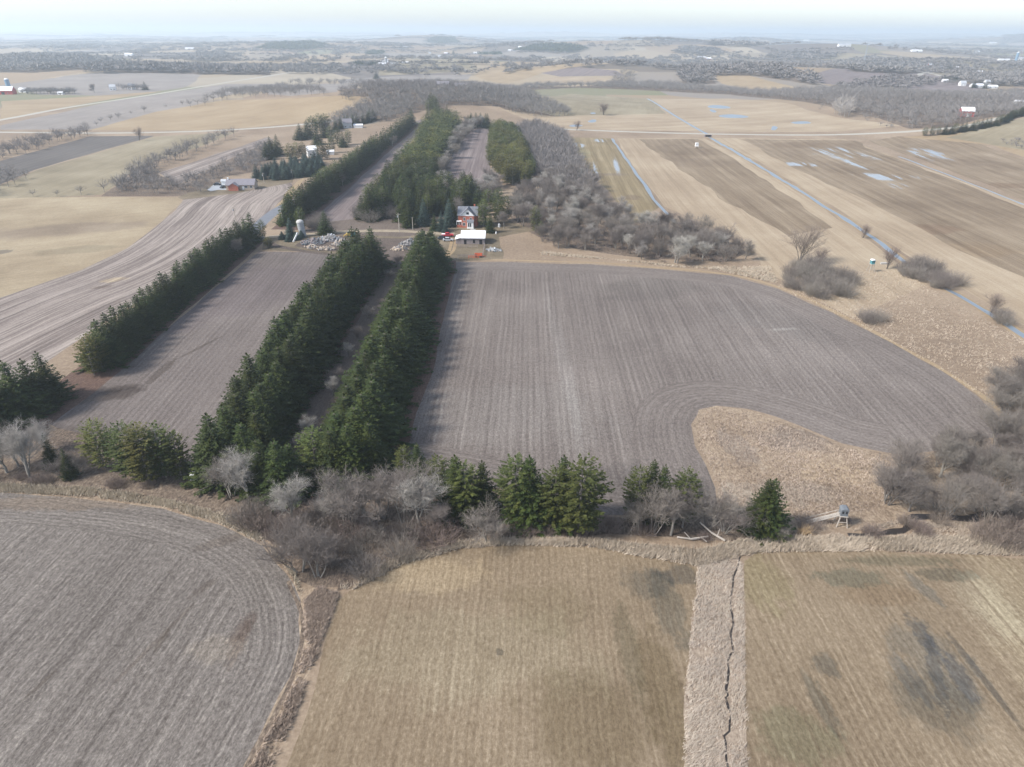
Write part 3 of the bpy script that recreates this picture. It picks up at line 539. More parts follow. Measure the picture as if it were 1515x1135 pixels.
def conifer(seed, H, r, kind, dens=1.0):
    rs = np.random.RandomState(seed); g = Geo(); tr = Geo()
    lev = int(25 if kind == 'spruce' else 17) if dens >= 1 else 12; tr.prism((0, 0, -0.2), (0, 0, H*.5), .20, .13, 6); tr.prism((0, 0, H*.5), (0, 0, H*.96), .13, .03, 5)
    P = []; D = []; S = []; L = []; WD = []; a0 = 0
    z0 = 0.05 if kind == 'spruce' else 0.10
    lean = rs.uniform(-.02, .02, 2)
    for i in range(lev):
        t = (i+rs.uniform(-.3, .3))/lev; t = min(max(t, 0), .995); z = H*(z0+(0.985-z0)*t)
        if kind == 'spruce': rad = r*(1-t)**0.84*(0.95+0.10*math.sin(seed+i*1.7))+.12; nb = int(round((14*(1-t)+5)*dens**0.5))
        else: rad = r*(0.62+0.75*t)*min(1, (1-t)**0.75*1.6)+.2; nb = int(round((9*(1-t)**.6+3)*dens**0.5))
        for k in range(nb):
            a = a0+k*2*math.pi/nb+rs.uniform(-.25, .25); ln = rad*rs.uniform(.72, 1.12)
            if kind != 'spruce' and rs.rand() < .12: ln *= .55
            rise = -.28 if kind == 'spruce' else .18+.25*t
            rise += rs.uniform(-.12, .12)
            dirh = np.array([math.cos(a), math.sin(a), 0])
            ns = max(3, int(ln/(0.42 if kind == 'spruce' else 0.5)*dens))
            ts = np.linspace(.18 if kind == 'spruce' else .35, 1, ns)
            pts = np.array([0, 0, z])+dirh*(ln*ts)[:, None]; pts[:, 2] += ln*(rise*ts+(.22 if kind == 'spruce' else .05)*ts**2)
            pts[:, :2] += lean*z
            side = np.array([-dirh[1], dirh[0], 0])
            for sg in (-1, 1):
                m = len(pts); fan = rs.uniform(.55, 1.05, m)[:, None]
                d = unit(dirh*1.0+side*sg*fan+np.array([0, 0, 1])*rs.uniform(-.45, .05 if kind == 'spruce' else .5, m)[:, None])
                P.append(pts); D.append(d); up = np.array([0, 0, 1.0]); sd_ = unit(np.cross(d, up)+rs.normal(0, .35, (m, 3)))
                S.append(sd_); l_ = (0.74 if kind == 'spruce' else .72)*(1.12-.45*ts)*rs.uniform(.7, 1.3, m)*(0.6+.13*ln); L.append(l_*(1.25 if dens < 1 else 1)); WD.append(l_*(.34 if kind == 'spruce' else .34)*(1.6 if dens < 1 else 1))
            P.append(pts[-1:]); d = unit(dirh+np.array([0, 0, .35 if kind == 'spruce' else .8]))[None]; D.append(d); S.append(side[None]); L.append(np.array([.5])); WD.append(np.array([.16]))
            if i % 3 == 0 and dens >= 1: tr.prism((lean[0]*z, lean[1]*z, z), pts[-1]*.75+np.array([0, 0, z])*.25, .045, .015, 3)
        a0 += 2.4
    n = 6; P.append(np.tile([lean[0]*H, lean[1]*H, H*.965], (n, 1))); an = np.arange(n)*1.05; D.append(unit(np.column_stack([np.cos(an)*.3, np.sin(an)*.3, np.ones(n)]))); S.append(np.column_stack([-np.sin(an), np.cos(an), 0*an])); L.append(np.full(n, .7)); WD.append(np.full(n, .13))
    g.kites(np.vstack(P), np.vstack(D), np.vstack(S), np.concatenate(L), np.concatenate(WD))
    return tr, g
def bare(seed, H, spread, dens=1.0, stems=1, tw=.0105, lean=0.0, big=True):
    """bare tree: trunk+limbs geometry, branch+twig geometry"""
    rs = np.random.RandomState(seed); tr = Geo(); cr = Geo(); P = []; D = []; L = []
    def grow(p, d, ln, r, lv, mx):
        nseg = 3 if lv < 2 else 2; q = p.copy()
        pts = [q.copy()]; dd = d.copy()
        for i in range(nseg):
            dd = unit(dd+rs.normal(0, .13+.05*lv, 3)+np.array([0, 0, .07])); nq = q+dd*ln/nseg; ra = r*(1-.45*i/nseg); rb = r*(1-.45*(i+1)/nseg)
            (tr if lv < 2 else cr).prism(q, nq, ra, rb, 5 if lv == 0 else 3); q = nq; pts.append(q.copy())
        if lv >= mx:
            m = int(4*dens)+1; f = rs.uniform(.1, 1, m); base = pts[0]+(q-pts[0])*f[:, None]
            P.append(base); D.append(unit(dd+rs.normal(0, .55, (m, 3))+np.array([0, 0, .15]))); L.append(rs.uniform(.5, 1.2, m)*H*.085+.25); return
        nb = (5, 4, 4, 3)[min(lv, 3)]
        for k in range(nb):
            f = rs.uniform(.3, 1) if lv else rs.uniform(.22, 1); j = min(int(f*nseg), nseg-1); b = pts[j]+(pts[j+1]-pts[j])*(f*nseg-j)
            a = rs.uniform(0, 2*math.pi); out = np.array([math.cos(a), math.sin(a), rs.uniform(.1, .8)])
            grow(b, unit(dd*.85+out*spread*(.62+.2*lv)), ln*rs.uniform(.5, .78), r*.5, lv+1, mx)
        grow(q, dd, ln*.62, r*.55, lv+1, mx)
    mx = 4 if big else 3
    for s_ in range(stems):
        a = rs.uniform(0, 6.28); o = .25*stems
        d = unit(np.array([math.cos(a)*(.28 if stems > 1 else .04)+lean, math.sin(a)*(.28 if stems > 1 else .04), 1.0]))
        grow(np.array([math.cos(a)*o*.3, math.sin(a)*o*.3, -.15]), d, H*(.36 if stems == 1 else .42), (.022 if stems == 1 else .012)*H, 0 if stems == 1 else 1, mx)
    P = np.vstack(P); D = np.vstack(D); L = np.concatenate(L); n = len(P)
    S = unit(np.cross(D, rs.normal(0, 1, (n, 3)))); cr.tri(P, D, S, L, np.full(n, tw))
    S2 = unit(np.cross(D, S)); P2 = P+D*(L*.45)[:, None]
    for q in range(2):
        D2 = unit(D+S*rs.choice([-1, 1], n)[:, None]*.7+S2*rs.normal(0, .5, n)[:, None]); cr.tri(P2, D2, S2, L*.6, np.full(n, tw*.8))
    # scale to height H
    V = cr.arr()[0]; top = np.percentile(V[:, 2], 99.7); k = H/top
    for gg in (tr, cr): gg.V = [v*k for v in gg.V]
    return tr, cr
def shrub(seed, H, rad, n=300, tw=.012):
    rs = np.random.RandomState(seed); g = Geo(); a = rs.uniform(0, 6.28, n); rr = rad*np.sqrt(rs.uniform(0, 1, n))*.55
    P = np.column_stack([np.cos(a)*rr, np.sin(a)*rr, np.zeros(n)]); out = np.column_stack([np.cos(a), np.sin(a), np.zeros(n)])
    D = unit(out*(rr/rad*1.3)[:, None]+np.array([0, 0, 1.0])+rs.normal(0, .22, (n, 3))); L = H*rs.uniform(.55, 1.0, n)*(1-.35*(rr/rad)**2)
    S = unit(np.cross(D, rs.normal(0, 1, (n, 3)))); g.tri(P, D, S, L, np.full(n, tw*1.5))
    for q in range(7):
        f = rs.uniform(.25, .95, n); B = P+D*(L*f)[:, None]; D2 = unit(D+rs.normal(0, .55, (n, 3))); S2 = unit(np.cross(D2, rs.normal(0, 1, (n, 3)))); g.tri(B, D2, S2, L*rs.uniform(.2, .42, n), np.full(n, tw))
    return g
TPL = {}
def tpl(key, tr, cr, bm, lm):
    TPL[key] = (tr.mesh('trunk', ML[bm]) if tr else None, cr.mesh('crown', ML[lm]))
for i in range(5): tpl(('spruce', i), *conifer(11+i, 14, 5.0+.3*(i % 3), 'spruce', 1.0), 'bark', 'spruce')
for i in range(4): tpl(('pine', i), *conifer(31+i, 14, 3.7+.3*(i % 2), 'pine', 1.3), 'greybark', 'pine')
for i in range(3): tpl(('gold', i), *conifer(51+i, 14, 3.9, 'pine', 1.3), 'greybark', 'gold')
for i in range(2): tpl(('blue', i), *conifer(61+i, 14, 4.6, 'spruce', 1.3), 'bark', 'blue')
for i in range(5): tpl(('bare', i), *bare(71+i, 12, .75+.1*(i % 3)), 'greybark', 'twig')
for i in range(2): tpl(('pale', i), *bare(81+i, 12, .8), 'greybark', 'paletwig')
for i in range(3): tpl(('multi', i), *bare(91+i, 10, .7, stems=5), 'greybark', 'twig')
tpl(('lean', 0), *bare(99, 13, .75, lean=-.45), 'greybark', 'paletwig')
tpl(('old', 0), *bare(103, 15, .6, stems=6, dens=.8), 'bark', 'browntwig')
for i in range(3): TPL[('shrub', i)] = (None, shrub(111+i, 4, 3).mesh('crown', ML['twig']))
for i in range(2): TPL[('brush', i)] = (None, shrub(121+i, 2.2, 2.6, 300).mesh('crown', ML['browntwig']))
KINDS = {'spruce': ('spruce_tree', 'spruce', 5), 'pine': ('pine_tree', 'pine tree', 4), 'gold': ('pine_tree', 'pine tree', 3), 'blue': ('blue_spruce', 'spruce', 2),
         'bare': ('bare_tree', 'bare tree', 5), 'pale': ('bare_tree', 'bare tree', 2), 'multi': ('bare_tree', 'bare tree', 3), 'lean': ('bare_tree', 'bare tree', 1), 'old': ('bare_tree', 'bare tree', 1),
         'shrub': ('bare_shrub', 'shrub', 3), 'brush': ('low_shrub', 'shrub', 2)}
TH = {'spruce': 14, 'pine': 14, 'gold': 14, 'blue': 14, 'bare': 12, 'pale': 12, 'multi': 10, 'lean': 13, 'old': 15, 'shrub': 4, 'brush': 2.2}
trng = random.Random(5)
COUNT = {}
def tree(kind, x, y, h, label, group=None, wide=1.0, parts=True, rz=None, var=None):
    name, cat, nv = KINDS[kind]; v = trng.randrange(nv) if var is None else var; tm, cm = TPL[(kind, v)]; s = h/TH[kind]; z = hgt(x, y)-.05
    rz = trng.uniform(0, 6.28) if rz is None else rz
    if tm is None or not parts:
        o = bpy.data.objects.new(name, cm)
        if tm is None: pass
    else: o = bpy.data.objects.new(name, None); o.empty_display_size = .5
    COL.objects.link(o); o.location = (x, y, z); o.rotation_euler = (0, 0, rz); o.scale = (s*wide, s*wide, s)
    o['label'] = label; o['category'] = cat
    if group: o['group'] = group
    if tm is not None and parts:
        for nm, me in (('trunk', tm), ('crown', cm)):
            c = bpy.data.objects.new(nm, me); COL.objects.link(c); c.parent = o
    COUNT[kind] = COUNT.get(kind, 0)+1
    return o
def ordw(n):
    T_ = ['first', 'second', 'third', 'fourth', 'fifth', 'sixth', 'seventh', 'eighth', 'ninth', 'tenth', 'eleventh', 'twelfth']
    if n <= 12: return T_[n-1]
    return '%d%s' % (n, 'th' if 10 <= n % 100 <= 20 else {1: 'st', 2: 'nd', 3: 'rd'}.get(n % 10, 'th'))
def along(pts, step):
    """points every step metres along a line of ground points"""
    out = []; acc = 0.0
    for a, b in zip(pts[:-1], pts[1:]):
        L = math.hypot(b[0]-a[0], b[1]-a[1])
        while acc < L: t = acc/L; out.append((a[0]+(b[0]-a[0])*t, a[1]+(b[1]-a[1])*t, (b[0]-a[0])/L, (b[1]-a[1])/L)); acc += step
        acc -= L
    return out
def scatter(poly, sp, seed=1, jit=.42, maxn=10**6):
    rs = random.Random(seed); xs = [q[0] for q in poly]; ys = [q[1] for q in poly]; out = []; y = min(ys); r_ = 0
    while y < max(ys):
        x = min(xs)+(sp/2 if r_ % 2 else 0)
        while x < max(xs):
            px, py = x+rs.uniform(-jit, jit)*sp, y+rs.uniform(-jit, jit)*sp
            if inside(px, py, poly): out.append((px, py))
            x += sp
        y += sp*.87; r_ += 1
    out.sort(key=lambda q: q[1]); return out
def row(pts, step, kinds, h0, h1, text, group, jit=.5, off=0.0, wide=1.0, skip=()):
    P = along(W(pts), step); n = len(P)
    for i, (x, y, dx, dy) in enumerate(P):
        if i in skip: continue
        k = trng.choice(kinds); t = i/max(1, n-1); h = (h0+(h1-h0)*t)*trng.uniform(.90, 1.09)
        j = trng.uniform(-jit, jit)
        tree(k, x-dy*(off+j), y+dx*(off+j), h, text % ordw(i+1), group, wide*trng.uniform(.92, 1.1))
# low-detail merged woods ("stuff")
LOD = {}
def lod(kind):
    if kind in LOD: return LOD[kind]
    if kind == 'bare': 
        out = []
        for sd_ in range(4):
            rs = np.random.RandomState(200+sd_); g = Geo(); n = 95; u = unit(rs.normal(0, 1, (n, 3))); u[:, 2] = np.abs(u[:, 2])*.9+.1
            P = np.array([0, 0, 3.2])+u*rs.uniform(.3, 3.2, n)[:, None]*np.array([1, 1, 1.3]); D = unit(u+rs.normal(0, .3, (n, 3))+np.array([0, 0, .3])); S = unit(np.cross(D, rs.normal(0, 1, (n, 3))))
            g.tri(P, D, S, rs.uniform(1.5, 3.4, n), np.full(n, .075)); g.prism((0, 0, 0), (0, 0, 4.5), .16, .1, 3)
            for k in range(5):
                a = rs.uniform(0, 6.28); g.prism((0, 0, rs.uniform(1.5, 4)), (math.cos(a)*2.4, math.sin(a)*2.4, rs.uniform(5.5, 8)), .1, .04, 3)
            out.append(g.arr())
        LOD[kind] = out
    elif kind == 'far':
        out = []
        for sd_ in range(4):
            rs = np.random.RandomState(300+sd_); g = Geo(); n = 60; u = unit(rs.normal(0, 1, (n, 3))); u[:, 2] = np.abs(u[:, 2])
            P = np.array([0, 0, 2.0])+u*1.2; D = u; S = unit(np.cross(D, rs.normal(0, 1, (n, 3)))); g.kites(P, D, S, rs.uniform(2.0, 3.8, n), np.full(n, .3)); out.append(g.arr())
        LOD[kind] = out
    elif kind in ('conifer', 'pineL'):
        out = []
        for sd_ in range(4): out.append(conifer(400+sd_, 12, 3.9, 'spruce' if kind == 'conifer' else 'pine', .38)[1].arr())
        LOD[kind] = out
    return LOD[kind]
def wood(name, pts, kind, h0, h1, mat, label=None, seed=3, wide=1.0, cat=None, extra=None):
    rs = np.random.RandomState(seed); L = lod(kind); Hn = {'bare': 9.5, 'far': 6.5, 'conifer': 12.0, 'pineL': 12.0}[kind]
    if not len(pts): return
    p = np.array(pts); z = hgt_np(p[:, 0], p[:, 1]); VV = []; TT = []; b = 0
    for i in range(len(p)):
        v, t = L[rs.randint(len(L))]; a = rs.uniform(0, 6.28); s = rs.uniform(h0, h1)/Hn; c, sn = math.cos(a)*s*wide, math.sin(a)*s*wide
        VV.append(np.column_stack([v[:, 0]*c-v[:, 1]*sn+p[i, 0], v[:, 0]*sn+v[:, 1]*c+p[i, 1], v[:, 2]*s+z[i]-.2])); TT.append(t+b); b += len(v)
    me = tri_mesh(name, np.vstack(VV), np.vstack(TT)); me.materials.append(ML['farwood' if mat == 'twig' else mat]); o = bpy.data.objects.new(name, me); COL.objects.link(o)
    o['kind'] = 'stuff'
    if label: o['label'] = label; o['category'] = cat or 'woodland'
    return o

def zonelab(poly_px, x, y, nx=4, ny=3):
    px, py = pix(x, y, hgt(x, y)); xs = [p[0] for p in poly_px]; ys = [p[1] for p in poly_px]
    u = min(.999, max(0, (px-min(xs))/(max(xs)-min(xs)))); v = min(.999, max(0, (py-min(ys))/(max(ys)-min(ys))))
    a = (['left', 'middle', 'right'] if nx == 3 else ['far left', 'left middle', 'right middle', 'far right'])[int(u*nx)]; b = (['back', 'middle', 'front'] if ny == 3 else ['back', 'front'])[int(v*ny)]
    return a, b
def sizeword(h, lo, hi): t = (h-lo)/(hi-lo+1e-6); return 'short' if t < .33 else 'medium-height' if t < .67 else 'tall'
# ------------------------------------------------------------------ tree rows and woods
DG = 'dark green spruce, '
def pxrow(pts, step, kinds, h0, h1, text, group, **k): row(pts, step, kinds, h0, h1, text, group, **k)
R1 = [(377, 354), (352, 372), (330, 388), (285, 428), (235, 470), (190, 510), (143, 552), (118, 572)]
pxrow(R1[::-1], 4.5, ['spruce'], 12.5, 11.5, DG+'%s from the near end of the left hedgerow', 'spruces in the left hedgerow', jit=.5, wide=1.28, skip=(0, 1, 2))
pxrow([(-60, 668), (10, 628), (80, 592)][::-1], 4.4, ['spruce'], 13.5, 14, DG+'%s from the gap in the left-edge clump', 'spruces at the left edge', jit=.8, wide=1.15)
x, y = at(140, 555); tree('gold', x, y, 11.5, 'yellowish pine with bare lower trunk at the gap in the left hedgerow', None, 1.0)
x, y = at(153, 548); tree('pine', x, y, 11.5, 'green pine just behind the yellowish pine at the left hedgerow gap')
R2 = [(354, 708), (408, 600), (462, 500), (520, 424), (545, 394)]
pxrow(R2, 5.4, ['spruce'], 14, 15.5, DG+'%s from the near end, left file of the middle double row', 'spruces in the middle double row', off=2.6, jit=.8, wide=1.22)
pxrow(R2, 5.4, ['spruce'], 14, 15.5, DG+'%s from the near end, right file of the middle double row', 'spruces in the middle double row', off=-2.6, jit=.8, wide=1.22)
R3 = [(522, 690), (553, 610), (586, 530), (617, 440), (632, 400), (636, 384)]
pxrow(R3, 5.4, ['spruce'], 14, 14.5, DG+'%s from the near end, left file beside the large field', 'spruces beside the large stubble field', off=1.9, jit=.9, wide=1.36)
pxrow(R3, 5.4, ['spruce'], 14, 14.5, DG+'%s from the near end, right file beside the large field', 'spruces beside the large stubble field', off=-1.9, jit=.9, wide=1.36)
for i, (px, py, h) in enumerate([(318, 706, 12), (392, 728, 12.5), (418, 736, 13), (436, 726, 11)]):
    x, y = at(px, py); tree('spruce', x, y, h, 'dark spruce, %s from left at the near end of the middle row' % ordw(i+1), 'spruces in the middle double row', 1.1)
for i, (px, py, h, k) in enumerate([(470, 706, 12, 'pine'), (495, 716, 13, 'spruce'), (522, 712, 13.5, 'spruce'), (552, 700, 12.5, 'spruce')]):
    x, y = at(px, py); tree(k, x, y, h, 'spruce, %s from left closing the near end beside the large field' % ordw(i+1), 'spruces beside the large stubble field', 1.1)
R4 = [(424, 332), (443, 318), (470, 299), (520, 259), (563, 222), (612, 182)]
R4P = along(W(R4), 4.6); n4 = 0
for i, (x, y, dx, dy) in enumerate(R4P):
    if y < 520: n4 += 1; j = trng.uniform(-.7, .7); tree(trng.choice(['spruce', 'pine', 'spruce']), x+j, y+j*.5, trng.uniform(12.5, 15), 'green conifer, %s from the near end of the row along the paved road' % ordw(n4), 'conifers along the paved road', 1.15)
wood('far_conifer_row', [(p[0]+trng.uniform(-1, 1), p[1]) for p in R4P if p[1] >= 520], 'conifer', 12.5, 15, 'spruce', None, 77, 1.15)
# near conifers in the creek belt
for px, py, h, k, wd, lab in [
    (155, 692, 11.5, 'gold', 1.05, 'round yellow-green pine at the left end of the creek-side pine clump'),
    (196, 705, 12.5, 'pine', 1.1, 'broad olive pine, second from the left in the creek-side pine clump'),
    (222, 712, 13.2, 'gold', 1.1, 'yellow-green pine in the middle of the creek-side pine clump'),
    (246, 706, 12.5, 'pine', 1.1, 'olive green pine right of the middle of the creek-side pine clump'),
    (270, 708, 11, 'pine', 1.0, 'smaller green pine at the right end of the creek-side clump beside the box blind'),
    (600, 712, 8.5, 'pine', .9, 'small pale green pine behind the bare trees right of the spruce rows'),
    (619, 715, 9.5, 'spruce', .9, 'small pointed spruce behind the bare trees right of the spruce rows'),
    (650, 738, 10, 'pine', 1.0, 'light green pine left of the dense dark clump below the large field'),
    (676, 760, 13, 'spruce', 1.05, 'tall dark spruce in the dense clump below the large field'),
    (690, 765, 12, 'pine', 1.1, 'olive pine in the centre of the dense clump below the large field'),
    (716, 760, 12, 'spruce', .9, 'slim spruce at the right side of the dense clump below the large field'),
    (764, 768, 14, 'pine', 1.0, 'tall green pine standing left of the pair below the large field'),
    (782, 772, 14.5, 'spruce', 1.0, 'tall dark spruce touching the green pine below the large field'),
    (820, 780, 13, 'pine', .95, 'left pine of the big light-green pair below the large field'),
    (832, 772, 14.5, 'spruce', .9, 'dark spruce half hidden behind the big light-green pine pair'),
    (856, 788, 16, 'pine', 1.15, 'largest light-green pine, right one of the pair below the large field'),
    (940, 770, 12, 'pine', .85, 'olive pine on the left of the three conifers left of the marsh strip'),
    (958, 764, 12.5, 'spruce', .9, 'dark spruce in the middle of the three conifers left of the marsh strip'),
    (974, 766, 12, 'spruce', .8, 'slim dark spruce beside the middle conifer left of the marsh strip'),
    (1008, 770, 11.2, 'pine', 1.0, 'rounded green pine on the right of the three conifers by the marsh strip'),
    (1122, 784, 11.2, 'spruce', 1.0, 'dark lone spruce left half at the end of the rough meadow'),
    (1133, 786, 11.4, 'spruce', 1.0, 'dark lone spruce right half at the end of the rough meadow'),
    (80, 690, 8, 'spruce', .7, 'small dark spruce among the pale bare trees at the left edge'),
    (105, 706, 7, 'spruce', .7, 'short dark conifer right of the pale bare trees at the left edge'),
    (482, 346, 10.5, 'spruce', 1.15, 'lone spruce standing just right of the silo'),
    (446, 342, 11, 'pine', .9, 'yellow-green conifer directly left of the silo'),
    (389, 352, 8, 'pine', 1.0, 'olive conifer at the far end of the left hedgerow by the paved road'),
    (398, 366, 4.5, 'gold', 1.7, 'low spreading yellow-olive shrub tree by the farm track entrance'),
    (430, 350, 8.5, 'blue', 1.0, 'blue spruce beside the white fallen chute')]:
    x, y = at(px, py); tree(k, x, y, h, lab, None, wd)
for i, (px, py) in enumerate([(418, 354), (428, 357), (439, 355), (446, 352)]):
    x, y = at(px, py); tree('blue', x, y, 3.6, 'low blue-green spruce, %s from the left at the foot of the silo' % ordw(i+1), 'low blue-green spruces by the silo', 1.7)
# around the house
for px, py, h, k, wd, lab in [
    (605, 336, 12, 'spruce', .95, 'spruce nearest the utility pole in front of the grove'),
    (627, 334, 13, 'blue', .8, 'thin blue-grey spruce with bare trunk in front of the grove left of the house'),
    (643, 341, 8, 'spruce', .8, 'small pointed spruce on the lawn left of the house'),
    (653, 342, 9, 'blue', .9, 'blue spruce on the lawn, second to the left of the brick house'),
    (664, 335, 13, 'blue', .85, 'taller blue spruce closest to the left of the brick house'),
    (659, 344, 4.5, 'blue', 1.3, 'low blue spruce at the lane beside the red pickup'),
    (715, 336, 13, 'pine', .85, 'slim dark pine hugging the right of the brick house'),
    (725, 344, 10, 'spruce', .8, 'dark spruce at the right rear corner of the white-roofed barn'),
    (737, 330, 12, 'pine', .95, 'olive pine right of the brick house'),
    (750, 326, 12, 'pine', .95, 'dark green pine at the edge of the bare wood right of the house'),
    (672, 318, 13, 'spruce', 1, 'dark spruce rising just behind the left of the brick house'), (681, 312, 13, 'pine', 1.1, 'olive pine directly behind the roof of the brick house'), (694, 308, 12, 'spruce', 1.1, 'dark spruce behind the roof peak of the brick house'), (708, 312, 13, 'spruce', 1.1, 'dark spruce behind the right of the brick house'), (722, 318, 13, 'pine', 1.1, 'olive pine behind and right of the brick house'), (736, 314, 12, 'pine', 1.1, 'green pine at the near left corner of the bare wood'),
    (670, 331, 13.5, 'spruce', .9, 'tall dark spruce touching the left wall of the brick house'), (746, 338, 8, 'bare', 1.1, 'small bare tree on the grass right of the brick house'), (718, 330, 10, 'bare', 1.1, 'bare tree between the pines right of the brick house'), (676, 321, 10, 'bare', 1.1, 'bare tree behind the left roof edge of the brick house'),
    (792, 345, 12.5, 'gold', .75, 'narrow yellow-green spire of a conifer in the bare wood'),
    (800, 350, 7, 'gold', .8, 'short yellow-green conifer beside the narrow spire in the bare wood')]:
    x, y = at(px, py); tree(k, x, y, h, lab, None, wd)
# grove between the strips
grove = W([(532, 326), (558, 292), (580, 262), (612, 228), (630, 192), (642, 178), (662, 176), (678, 184), (672, 204), (652, 244), (640, 288), (700, 284), (705, 300), (675, 312), (655, 322), (610, 330), (590, 326), (575, 312), (560, 326)])
gp = scatter(grove, 6.6, 4); near_ = [q for q in gp if q[1] < 450]; far_ = [q for q in gp if q[1] >= 450]
for i, (x, y) in enumerate(near_):
    px, py = pix(x, y, 0); k = trng.choice(['pine', 'spruce', 'spruce', 'gold'] if px < 610 else ['spruce', 'pine'])
    if y < 400: k = trng.choice(['spruce', 'spruce', 'pine'])
    nm = {'spruce': 'dark green spruce', 'pine': 'olive green pine', 'gold': 'yellow-green pine'}[k]
    h = trng.uniform(10.5, 15); za, zb = zonelab([(525, 270), (705, 330)], x, y); tree(k, x, y, h, sizeword(h, 10.5, 15)+' '+nm+', %s %s of the grove behind the farmyard' % (za, zb), 'conifers of the grove behind the farmyard', trng.uniform(1.0, 1.25))
far_ = scatter(grove, 5.8, 9); far_ = [q for q in far_ if q[1] >= 450]; fs = [q for i, q in enumerate(far_) if i % 4 == 0]; fg = [q for i, q in enumerate(far_) if i % 4 == 1]; fp = [q for i, q in enumerate(far_) if i % 4 > 1]; wood('far_golden_pines', fg, 'pineL', 11, 14.5, 'gold', None, 17, 1.35)
wood('far_conifer_grove', fs, 'conifer', 12, 15, 'spruce', None, 7, 1.3); wood('far_pine_grove', fp, 'pineL', 11, 14, 'pine', None, 8, 1.35)
blk = W([(728, 198), (752, 198), (770, 225), (783, 262), (787, 276), (748, 276), (742, 262), (726, 250)])
for i, (x, y) in enumerate(scatter(blk, 6.0, 5)):
    k = 'gold' if y < 500 else trng.choice(['pine', 'gold', 'pine'])
    tree(k, x, y, trng.uniform(12, 14.5), ('golden green' if y < 450 else 'olive' if y < 540 else 'dark olive')+' pine, %s %s of the block right of the narrow strip' % zonelab([(726, 198), (787, 276)], x, y), 'pines of the block right of the narrow strip', 1.2)
row([(690, 190), (705, 186), (727, 190)], 6, ['spruce'], 11, 12, 'dark conifer, %s from left closing the far end of the narrow strip', 'conifers closing the narrow strip', jit=2, wide=1.2)
row([(740, 192), (765, 200), (778, 232), (790, 262)], 8, ['spruce', 'pine'], 9, 10, 'dark conifer, %s from the far end along the right of the pine block', 'conifers edging the pine block', jit=1.5)
row([(648, 176), (640, 168), (632, 160)], 9, ['pine'], 15, 16, 'tall ragged pine, %s from the near side on the wooded ridge', 'tall pines on the ridge', jit=6)
# plantation of blue spruces and trees by the white house
bl = W([(378, 264), (392, 255), (430, 244), (470, 240), (480, 248), (462, 262), (440, 264), (400, 268)])
for i, (x, y) in enumerate(scatter(bl, 5.4, 6)):
    tree('blue', x, y, trng.uniform(6, 8.5), '%s blue-green spruce, %s %s of the plantation beside the ranch house' % ((('short', 'tall')[int(x*7) % 2],)+zonelab([(378, 240), (480, 268)], x, y)), 'blue-green spruces of the plantation', 1.2)
for i, (px, py, h, k, wd) in enumerate([(402, 232, 14, 'spruce', 1.2), (411, 229, 14, 'spruce', 1.2), (396, 236, 12, 'spruce', 1.2), (430, 238, 12, 'gold', 1.2), (440, 236, 12, 'gold', 1.2), (450, 236, 12, 'gold', 1.2), (475, 236, 13, 'pine', 1.2), (484, 236, 12, 'pine', 1), (445, 207, 13, 'spruce', 1.4), (455, 204, 14, 'spruce', 1.4), (464, 200, 16, 'pine', 1.5), (474, 196, 16, 'pine', 1.5), (482, 194, 15, 'pine', 1.5),
     (490, 212, 14, 'pine', 1), (500, 216, 14, 'pine', 1), (508, 218, 12, 'spruce', 1), (516, 214, 12, 'pine', 1), (470, 214, 12, 'spruce', 1.2), (492, 226, 12, 'pine', 1), (480, 204, 12, 'spruce', 1)]):
    x, y = at(px, py); nm = {'spruce': 'dark green spruce', 'pine': 'tall olive pine', 'gold': 'yellow-green pine'}[k]
    tree(k, x, y, h, nm+', %s placed round the half-hidden white house' % ordw(i+1), 'conifers round the white house', wd)
row([(498, 192), (520, 186), (545, 181), (556, 176)], 6.5, ['spruce'], 10, 11, 'pointed spruce, %s from left in the screen behind the grey house', 'spruces behind the far grey house', jit=1)
row([(1368, 201), (1400, 199), (1440, 192), (1480, 184), (1560, 170)], 5.6, ['spruce', 'pine'], 7.5, 8, 'dark conifer, %s from left in the hedge at the gravel road end', 'conifers by the right end of the gravel road', jit=1, wide=1.35)
# bare trees: individuals near, merged far
def bares(poly, sp, seed, kinds, h0, h1, label, group, wide=1.0, ymax=1e9):
    P = scatter(W(poly) if not isinstance(poly[0][0], float) else poly, sp, seed)
    for (x, y) in P:
        if y > ymax: continue
        h = trng.uniform(h0, h1); k = trng.choice(kinds); za, zb = zonelab(poly, x, y); tree(k, x, y, h, '%s %s, %s %s of the %s' % (sizeword(h, h0, h1), {'multi': 'many-stemmed bare tree', 'pale': 'pale bare tree'}.get(k, 'grey bare tree'), za, zb, label), group, wide*trng.uniform(.9, 1.15))
    return [q for q in P if q[1] > ymax]
W1 = [(790, 186), (832, 200), (850, 235), (880, 280), (912, 316), (960, 340), (1010, 338), (1060, 350), (1105, 372), (1108, 386), (1070, 394), (1000, 391), (955, 386), (925, 376), (870, 372), (810, 366), (796, 352), (770, 335), (745, 320), (752, 290), (790, 285), (798, 262), (780, 225), (765, 200)]
rest = bares(W1, 8.2, 11, ['bare', 'multi', 'multi', 'pale'], 6.5, 11, 'wood right of the brick house', 'bare trees of the wood right of the house', 1.1, 430)
wood('bare_woodland', rest+scatter(W([(735, 200), (790, 190), (832, 205), (850, 235), (880, 285), (860, 300), (820, 290), (795, 250), (770, 215)]), 6, 12), 'bare', 9, 13, 'twig', None, 5, 1.2)
brushn = []
for poly, sp, s_ in [([(800, 366), (925, 378), (960, 390), (1060, 398), (1105, 388), (1110, 375), (1060, 350), (1000, 340), (880, 340), (790, 330)], 6, 20)]:
    wood('undergrowth', scatter(W(poly), sp, s_), 'bare', 2.5, 4.5, 'browntwig', None, s_, 1.4)
